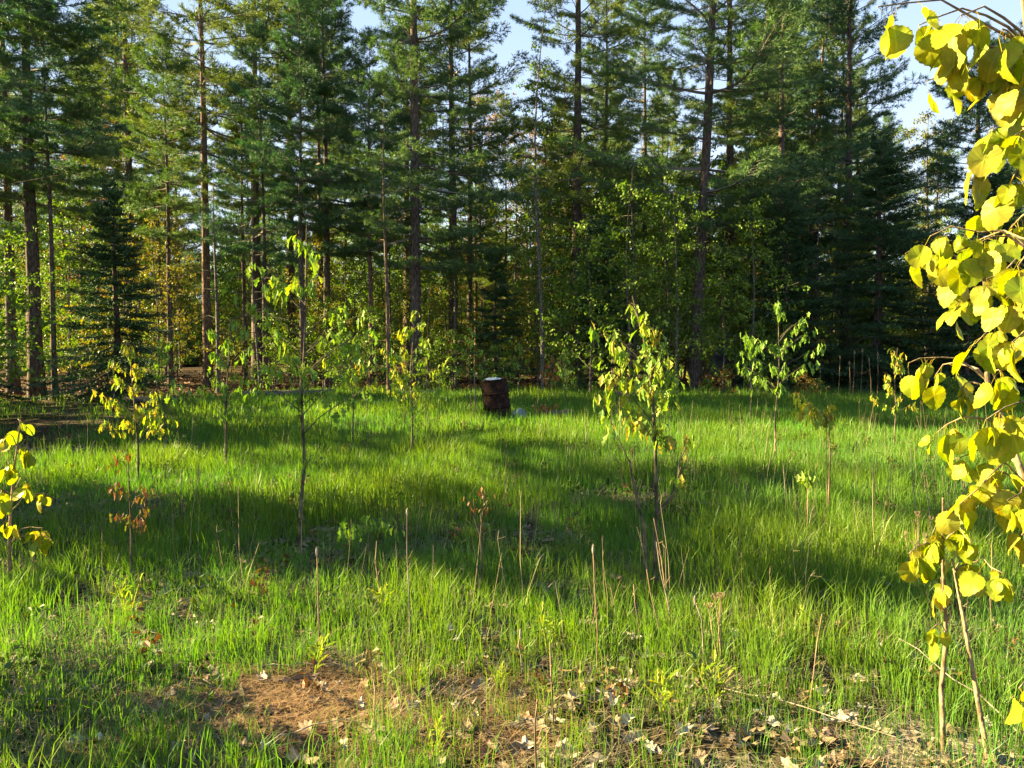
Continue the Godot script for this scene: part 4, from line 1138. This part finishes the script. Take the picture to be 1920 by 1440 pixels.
func grass() -> void:
	var near := []
	for k in 3:
		near.append(grass_tuft(13, 0.075, 0.07, 0.25, 0.0022, 0.5, 0.12))
	var mid := []
	for k in 2:
		mid.append(grass_tuft(13, 0.11, 0.10, 0.27, 0.0034, 0.45, 0.09))
	var far := []
	for k in 2:
		far.append(grass_tuft(12, 0.19, 0.10, 0.30, 0.007, 0.45, 0.05))
	var clump := grass_tuft(70, 0.10, 0.14, 0.30, 0.0026, 0.75, 0.05)
	var zones := [[near, 2.2, 6.0, 190.0, "blades of fresh grass in the near clearing"], [mid, 6.0, 12.0, 120.0, "fresh grass in the middle of the clearing"], [far, 12.0, 27.0, 50.0, "tall fresh grass at the far side of the clearing"]]
	for z in zones:
		var spots := []
		var tints := []
		for m in z[0]:
			spots.append([]); tints.append([])
		var n := int(float(z[3]) * (z[2] - z[1]) * (0.75 * (z[1] + z[2]) + 1.2))
		for k in n:
			var d := sqrt(lerpf(z[1] * z[1], z[2] * z[2], rng.randf()))
			var x := rr(-1, 1) * (0.75 * d + 0.6)
			if rng.randf() > cover(x, -d): continue
			var patch := lump.get_noise_2d(x * 3.0 + 30, d * 3.0)
			var s := rr(0.7, 1.15) * (1.0 + 0.5 * patch)
			if d < 3.6 and x > -0.3 and x < 1.6: s *= 0.8
			var q := rng.randi() % spots.size()
			spots[q].append(Transform3D(Basis(Vector3.UP, rr(0, TAU)).scaled(Vector3(s, s * rr(0.85, 1.2), s)), at(x, -d)))
			var t := rr(0.8, 1.05)
			tints[q].append(Color(t * (1.0 + 0.35 * patch), t, t * (1.0 - 0.3 * patch)))
		for q in spots.size():
			scatter("grass", z[4], "grass", z[0][q], spots[q], tints[q], M.grass)
	var cs := []
	var ct := []
	for q in [[-1.3, -3.62, 0.95], [-1.52, -3.75, 0.8], [-0.98, -3.58, 0.65], [-1.35, -2.7, 0.8], [-0.95, -2.62, 0.7], [0.3, -4.1, 0.9], [0.1, -4.25, 0.8], [0.95, -3.6, 0.85], [1.2, -3.5, 0.9], [1.35, -3.75, 0.8], [-2.1, -3.9, 0.8], [-2.4, -3.6, 0.8], [-1.8, -3.4, 0.75], [1.6, -3.6, 0.8], [0.7, -4.0, 0.7], [-3.3, -8.6, 1.0], [-2.9, -8.9, 1.0], [-3.9, -8.8, 0.9], [-2.4, -8.7, 1.0], [-1.1, -4.5, 0.9], [-2.0, -2.65, 0.7], [2.0, -4.0, 0.9]]:
		cs.append(Transform3D(Basis(Vector3.UP, rr(0, TAU)).scaled(Vector3.ONE * q[2]), at(q[0], q[1])))
		ct.append(grey(1.0))
	scatter("grass_clumps", "denser clumps of long fresh grass", "grass", clump, cs, ct, M.grass)
	# last year's dry grass and hair-thin dead stems
	var straw := Soup.new()
	for k in 9:
		var a := rr(0, TAU)
		var d := Vector3(cos(a), rr(0.02, 0.7), sin(a)).normalized()
		var l := rr(0.08, 0.2)
		var side := d.cross(Vector3.UP).normalized() * 0.0011
		var b := Vector3(rr(-0.08, 0.08), rr(0.0, 0.03), rr(-0.08, 0.08))
		var m := b + d * l * 0.55 + Vector3(0, 0.01, 0)
		var e := b + d * l * Vector3(1.0, 0.4, 1.0)
		var col := grey(rr(0.6, 1.0))
		straw.tri(b - side, b + side, m + side * 0.8, col)
		straw.tri(b - side, m + side * 0.8, m - side * 0.8, col)
		straw.tri(m - side * 0.8, m + side * 0.8, e, col)
	var straw_mesh := ArrayMesh.new()
	straw.add_to(straw_mesh, null)
	var ws := []
	var wt := []
	for k in 5200:
		var d := sqrt(lerpf(5.5, 130.0, pow(rng.randf(), 1.3)))
		var x := rr(-0.78, 0.78) * d
		if lump.get_noise_2d(x * 5 + 70, d * 5) < rr(-0.25, 0.2): continue
		ws.append(Transform3D(Basis(Vector3.UP, rr(0, TAU)).scaled(Vector3.ONE * rr(0.7, 1.4)), at(x, -d)))
		wt.append(grey(rr(0.5, 1.1)))
	var straw_mat := leafy(0.30, 0.235, 0.14, Color(0.5, 0.4, 0.2), 0.7)
	scatter("dry_grass", "matted dry straw from last year under the fresh grass", "dry grass", straw_mesh, ws, wt, straw_mat)
	var hair := Soup.new()
	for k in 3:
		var b := Vector3(rr(-0.1, 0.1), -0.03, rr(-0.1, 0.1))
		var e := b + Vector3(rr(-0.09, 0.09), rr(0.3, 0.62), rr(-0.09, 0.09))
		var m := b.lerp(e, 0.5) + unit() * 0.02
		stick(hair, b, m, 0.0019, 0.0015, grey(rr(0.7, 1.0)))
		stick(hair, m, e, 0.0015, 0.0008, grey(rr(0.7, 1.0)))
		for j in 3:
			stick(hair, e, e + (unit() + Vector3.UP).normalized() * rr(0.02, 0.06), 0.0007, 0.0005, grey(0.9))
	var hair_mesh := ArrayMesh.new()
	hair.add_to(hair_mesh, null)
	ws.clear()
	wt.clear()
	for k in 330:
		var d := rr(3.6, 14.0)
		var x := rr(-0.72, 0.72) * d
		if x < 0.8 and rng.randf() < 0.6: continue
		ws.append(Transform3D(Basis(Vector3.UP, rr(0, TAU)).scaled(Vector3.ONE * rr(0.6, 1.15)), at(x, -d)))
		wt.append(grey(rr(0.6, 1.2)))
	scatter("dry_stems", "hair-thin dry stems standing scattered through the grass", "dry stems", hair_mesh, ws, wt, straw_mat)
	# small reddish and yellowish seedlings among the grass
	var sd := Soup.new()
	for k in 12:
		small_leaf(sd, Vector3(rr(-0.03, 0.03), rr(0.06, 0.16), rr(-0.03, 0.03)), (unit() + Vector3(0, -0.3, 0)).normalized(), rr(0.025, 0.045), grey(rr(0.7, 1.0)))
	stick(sd, Vector3(0, -0.02, 0), Vector3(0, 0.15, 0), 0.0015, 0.001, grey(0.5))
	var sm := ArrayMesh.new()
	sd.add_to(sm, null)
	var ss := []
	var st := []
	for k in 900:
		var d := sqrt(lerpf(9.0, 196.0, rng.randf()))
		var x := rr(-1, 1) * (0.75 * d)
		if lump.get_noise_2d(x * 4 + 11, d * 4) < 0.0: continue
		ss.append(Transform3D(Basis(Vector3.UP, rr(0, TAU)).scaled(Vector3.ONE * rr(0.6, 1.3)), at(x, -d)))
		var r := rng.randf()
		st.append(Color(0.85, 0.5, 0.8) if r < 0.3 else Color(0.95, 0.8, 0.9) if r < 0.55 else Color(0.5, 0.95, 0.8))
	scatter("seedlings", "tiny reddish and green seedlings among the grass", "seedlings", sm, ss, st, leafy(0.15, 0.14, 0.03, Color(0.8, 0.7, 0.3)))

func oak_leaf_dead(sd: int) -> ArrayMesh:
	var s := Soup.new()
	var n := 24
	var rim := []
	for k in n:
		var a := TAU * k / n
		var q := 0.036 * (1.0 + 0.2 * cos(a * 7 + sd) + 0.13 * cos(a * 3 - sd * 2)) 
		var x := q * cos(a) * 1.55
		var z := q * sin(a) * 0.75
		rim.append(Vector3(x, 0.012 + (20.0 + 8.0 * sin(sd * 2.0)) * z * z + 5.0 * x * x * sin(sd * 1.3) + 7.0 * x * z + 0.006 * sin(a * 3 + sd), z))
	for k in n:
		s.tri(Vector3(0, 0.012, 0), rim[k], rim[(k + 1) % n], grey(rr(0.85, 1.0)))
	stick(s, rim[n / 2], rim[n / 2] + Vector3(-0.03, 0.006, 0.004), 0.001, 0.0008, grey(0.6))
	var m := ArrayMesh.new()
	s.add_to(m, null)
	return m

func litter() -> void:
	var shapes := []
	for k in 4:
		shapes.append(oak_leaf_dead(k + 1))
	var tones := [leafy(0.28, 0.225, 0.16, Color(0.3, 0.25, 0.15), 0.8), leafy(0.17, 0.125, 0.08, Color(0.3, 0.22, 0.12), 0.8), leafy(0.38, 0.33, 0.26, Color(0.3, 0.25, 0.18), 0.8), leafy(0.22, 0.13, 0.07, Color(0.3, 0.2, 0.1), 0.8)]
	var n := 0
	while n < 290:
		var d := sqrt(lerpf(6.2, 17.0, rng.randf()))
		var x := rr(-0.75, 0.75) * d
		var p := 0.3 + 0.9 * (1.0 - cover(x, -d)) + (0.9 if x > -0.3 and x < 1.5 and d < 3.4 else 0.0)
		if rng.randf() > p * 0.7: continue
		var o := part("fallen_leaf", shapes[rng.randi() % 4], self, tones[rng.randi() % 4])
		o.transform = Transform3D(Basis(Vector3.UP, rr(0, TAU)) * Basis(Vector3.RIGHT, rr(-0.5, 0.5)).scaled(Vector3.ONE * rr(0.45, 0.88)), at(x, -d) + Vector3(0, 0.008, 0))
		tag(o, "pale dead oak leaf lying on the ground in the foreground", "dead leaf", "dead oak leaves on the near ground")
		n += 1
	for m in 3:
		var spots := []
		var tints := []
		for k in 1500:
			var d := sqrt(lerpf(5.5, 150.0, rng.randf()))
			var x := rr(-0.8, 0.8) * d
			var w := lump.get_noise_2d(x * 6 + 40, d * 6)
			if rng.randf() > 0.35 + 1.2 * w + 0.4 * (1.0 - cover(x, -d)): continue
			spots.append(Transform3D(Basis(Vector3.UP, rr(0, TAU)) * Basis(Vector3.RIGHT, rr(-0.5, 0.5)).scaled(Vector3.ONE * rr(0.6, 1.1)), at(x, -d) + Vector3(0, 0.008, 0)))
			var t := rr(0.45, 1.15)
			tints.append(Color(t, t * rr(0.88, 1.0), t * rr(0.75, 1.0)))
		for k in 1800:  # under the trees
			var z := -rr(21.0, 40.0)
			var x := rr(-0.7, 0.7) * -z
			spots.append(Transform3D(Basis(Vector3.UP, rr(0, TAU)) * Basis(Vector3.RIGHT, rr(-0.5, 0.5)).scaled(Vector3.ONE * rr(1.0, 2.2)), at(x, z) + Vector3(0, 0.01, 0)))
			tints.append(Color(0.8, 0.5, 0.3) * rr(0.5, 1.0))
		scatter("leaf_litter", "matted brown and grey dead leaves under the grass and trees", "leaf litter", shapes[m], spots, tints, M.litter)
	# fallen pine needles on the bare patch
	var nd := Soup.new()
	for k in 24:
		var a := rr(0, TAU)
		var p := Vector3(rr(-0.09, 0.09), rr(0.002, 0.02), rr(-0.09, 0.09))
		var d := Vector3(cos(a), rr(-0.05, 0.12), sin(a)) * rr(0.03, 0.055)
		var s := Vector3(-sin(a), 0, cos(a)) * 0.0009
		var k2 := rr(0.5, 1.3)
		nd.tri(p - d - s, p - d + s, p + d, Color(k2, k2 * rr(0.8, 1.2), k2))
	var nm := ArrayMesh.new()
	nd.add_to(nm, null)
	var sp := []
	var tn := []
	for k in 2600:
		var d := sqrt(lerpf(5.8, 20.0, rng.randf()))
		var x := rr(-0.72, 0.72) * d
		var e := Vector2((x + 0.75) / 0.95, (d - 3.05) / 0.45).length()
		if rng.randf() > smoothstep(1.3, 0.6, e) + 0.18: continue
		sp.append(Transform3D(Basis(Vector3.UP, rr(0, TAU)).scaled(Vector3.ONE * rr(0.8, 1.3)), at(x, -d) + Vector3(0, 0.01, 0)))
		tn.append(Color(1, 1, 1) * rr(0.7, 1.25) if e < 1.2 else Color(1.1, 1.7, 2.6) * rr(0.6, 1.0))
	scatter("pine_needles", "orange-brown fallen pine needles covering the bare patch", "pine needles", nm, sp, tn, M.needle_litter)

const ORDER := ["closest", "second", "third", "fourth", "fifth", "sixth", "seventh", "eighth", "ninth", "tenth", "eleventh", "twelfth", "thirteenth", "fourteenth", "fifteenth", "sixteenth", "seventeenth", "eighteenth", "nineteenth", "twentieth", "last"]

func ranked(keys: Array, far: Array) -> Array:  # «second behind the barrel», by distance within each key
	var out := []
	for k in keys.size():
		var before := 0
		for j in keys.size():
			if keys[j] == keys[k] and (far[j] < far[k] or (far[j] == far[k] and j < k)): before += 1
		out.append(ORDER[mini(before, ORDER.size() - 1)] + " " + keys[k])
	return out

func depth_names(p: Array) -> Array:
	var marks := {-0.67: "the leftmost dark pine", -0.62: "the thick brown pine", -0.52: "the dark conical spruce", -0.45: "the thin pine beside the spruce", -0.40: "the pine with the spreading top", -0.33: "the thin pine over the tallest sapling", -0.27: "the slender dark pine", -0.235: "the bluish pine", -0.185: "the thin side-lit pine", -0.128: "the tall grey pine", -0.07: "the gap left of the barrel", -0.017: "the rusty barrel", 0.04: "the thin grey maple", 0.085: "the tall yellow-green pine", 0.15: "the forked sapling", 0.20: "the maple left of the leaning pine", 0.24: "the leaning pine", 0.29: "the straight dark pine", 0.35: "the narrow dense pine", 0.44: "the fine-needled pine", 0.5: "the broad hemlocks", 0.57: "the inner aspen leaves", 0.65: "the outer aspen leaves"}
	var keys := []
	var far := []
	for q in p:
		var best := 0.0
		var gap := 9.0
		for m in marks:
			if absf(m - q.x / -q.z) < gap:
				gap = absf(m - q.x / -q.z)
				best = m
		keys.append("behind " + marks[best])
		far.append(-q.z)
	return ranked(keys, far)

func beside_names(p: Array) -> Array:
	var marks := {"the tallest sapling": Vector2(-1.6, -5.67), "the forked sapling": Vector2(0.89, -4.65), "the bushy yellow sapling": Vector2(-4.02, -8.04), "the wide green sapling": Vector2(-3.43, -8.97), "the yellow-tipped sapling": Vector2(-1.3, -9.67), "the rounded green sapling": Vector2(3.23, -9.16), "the short bright sapling": Vector2(2.87, -6.78), "the reddish-budded seedling": Vector2(-0.19, -4.49), "the umbrella-leaved seedling": Vector2(2.31, -5.83), "the thin lower aspen": Vector2(1.64, -2.78), "the bare needle patch": Vector2(-0.72, -3.0), "the pale litter": Vector2(0.6, -3.0)}
	var keys := []
	var far := []
	for q in p:
		var best := ""
		var gap := 99.0
		for m in marks:
			var d: float = marks[m].distance_to(Vector2(q.x, q.z))
			if d < gap:
				gap = d
				best = m
		var off: Vector2 = Vector2(q.x, q.z) - marks[best]
		keys.append(("right of " if off.x > 0 else "left of ") + best if absf(off.x) > absf(off.y) else ("before " if off.y > 0 else "behind ") + best)
		far.append(gap)
	return ranked(keys, far)
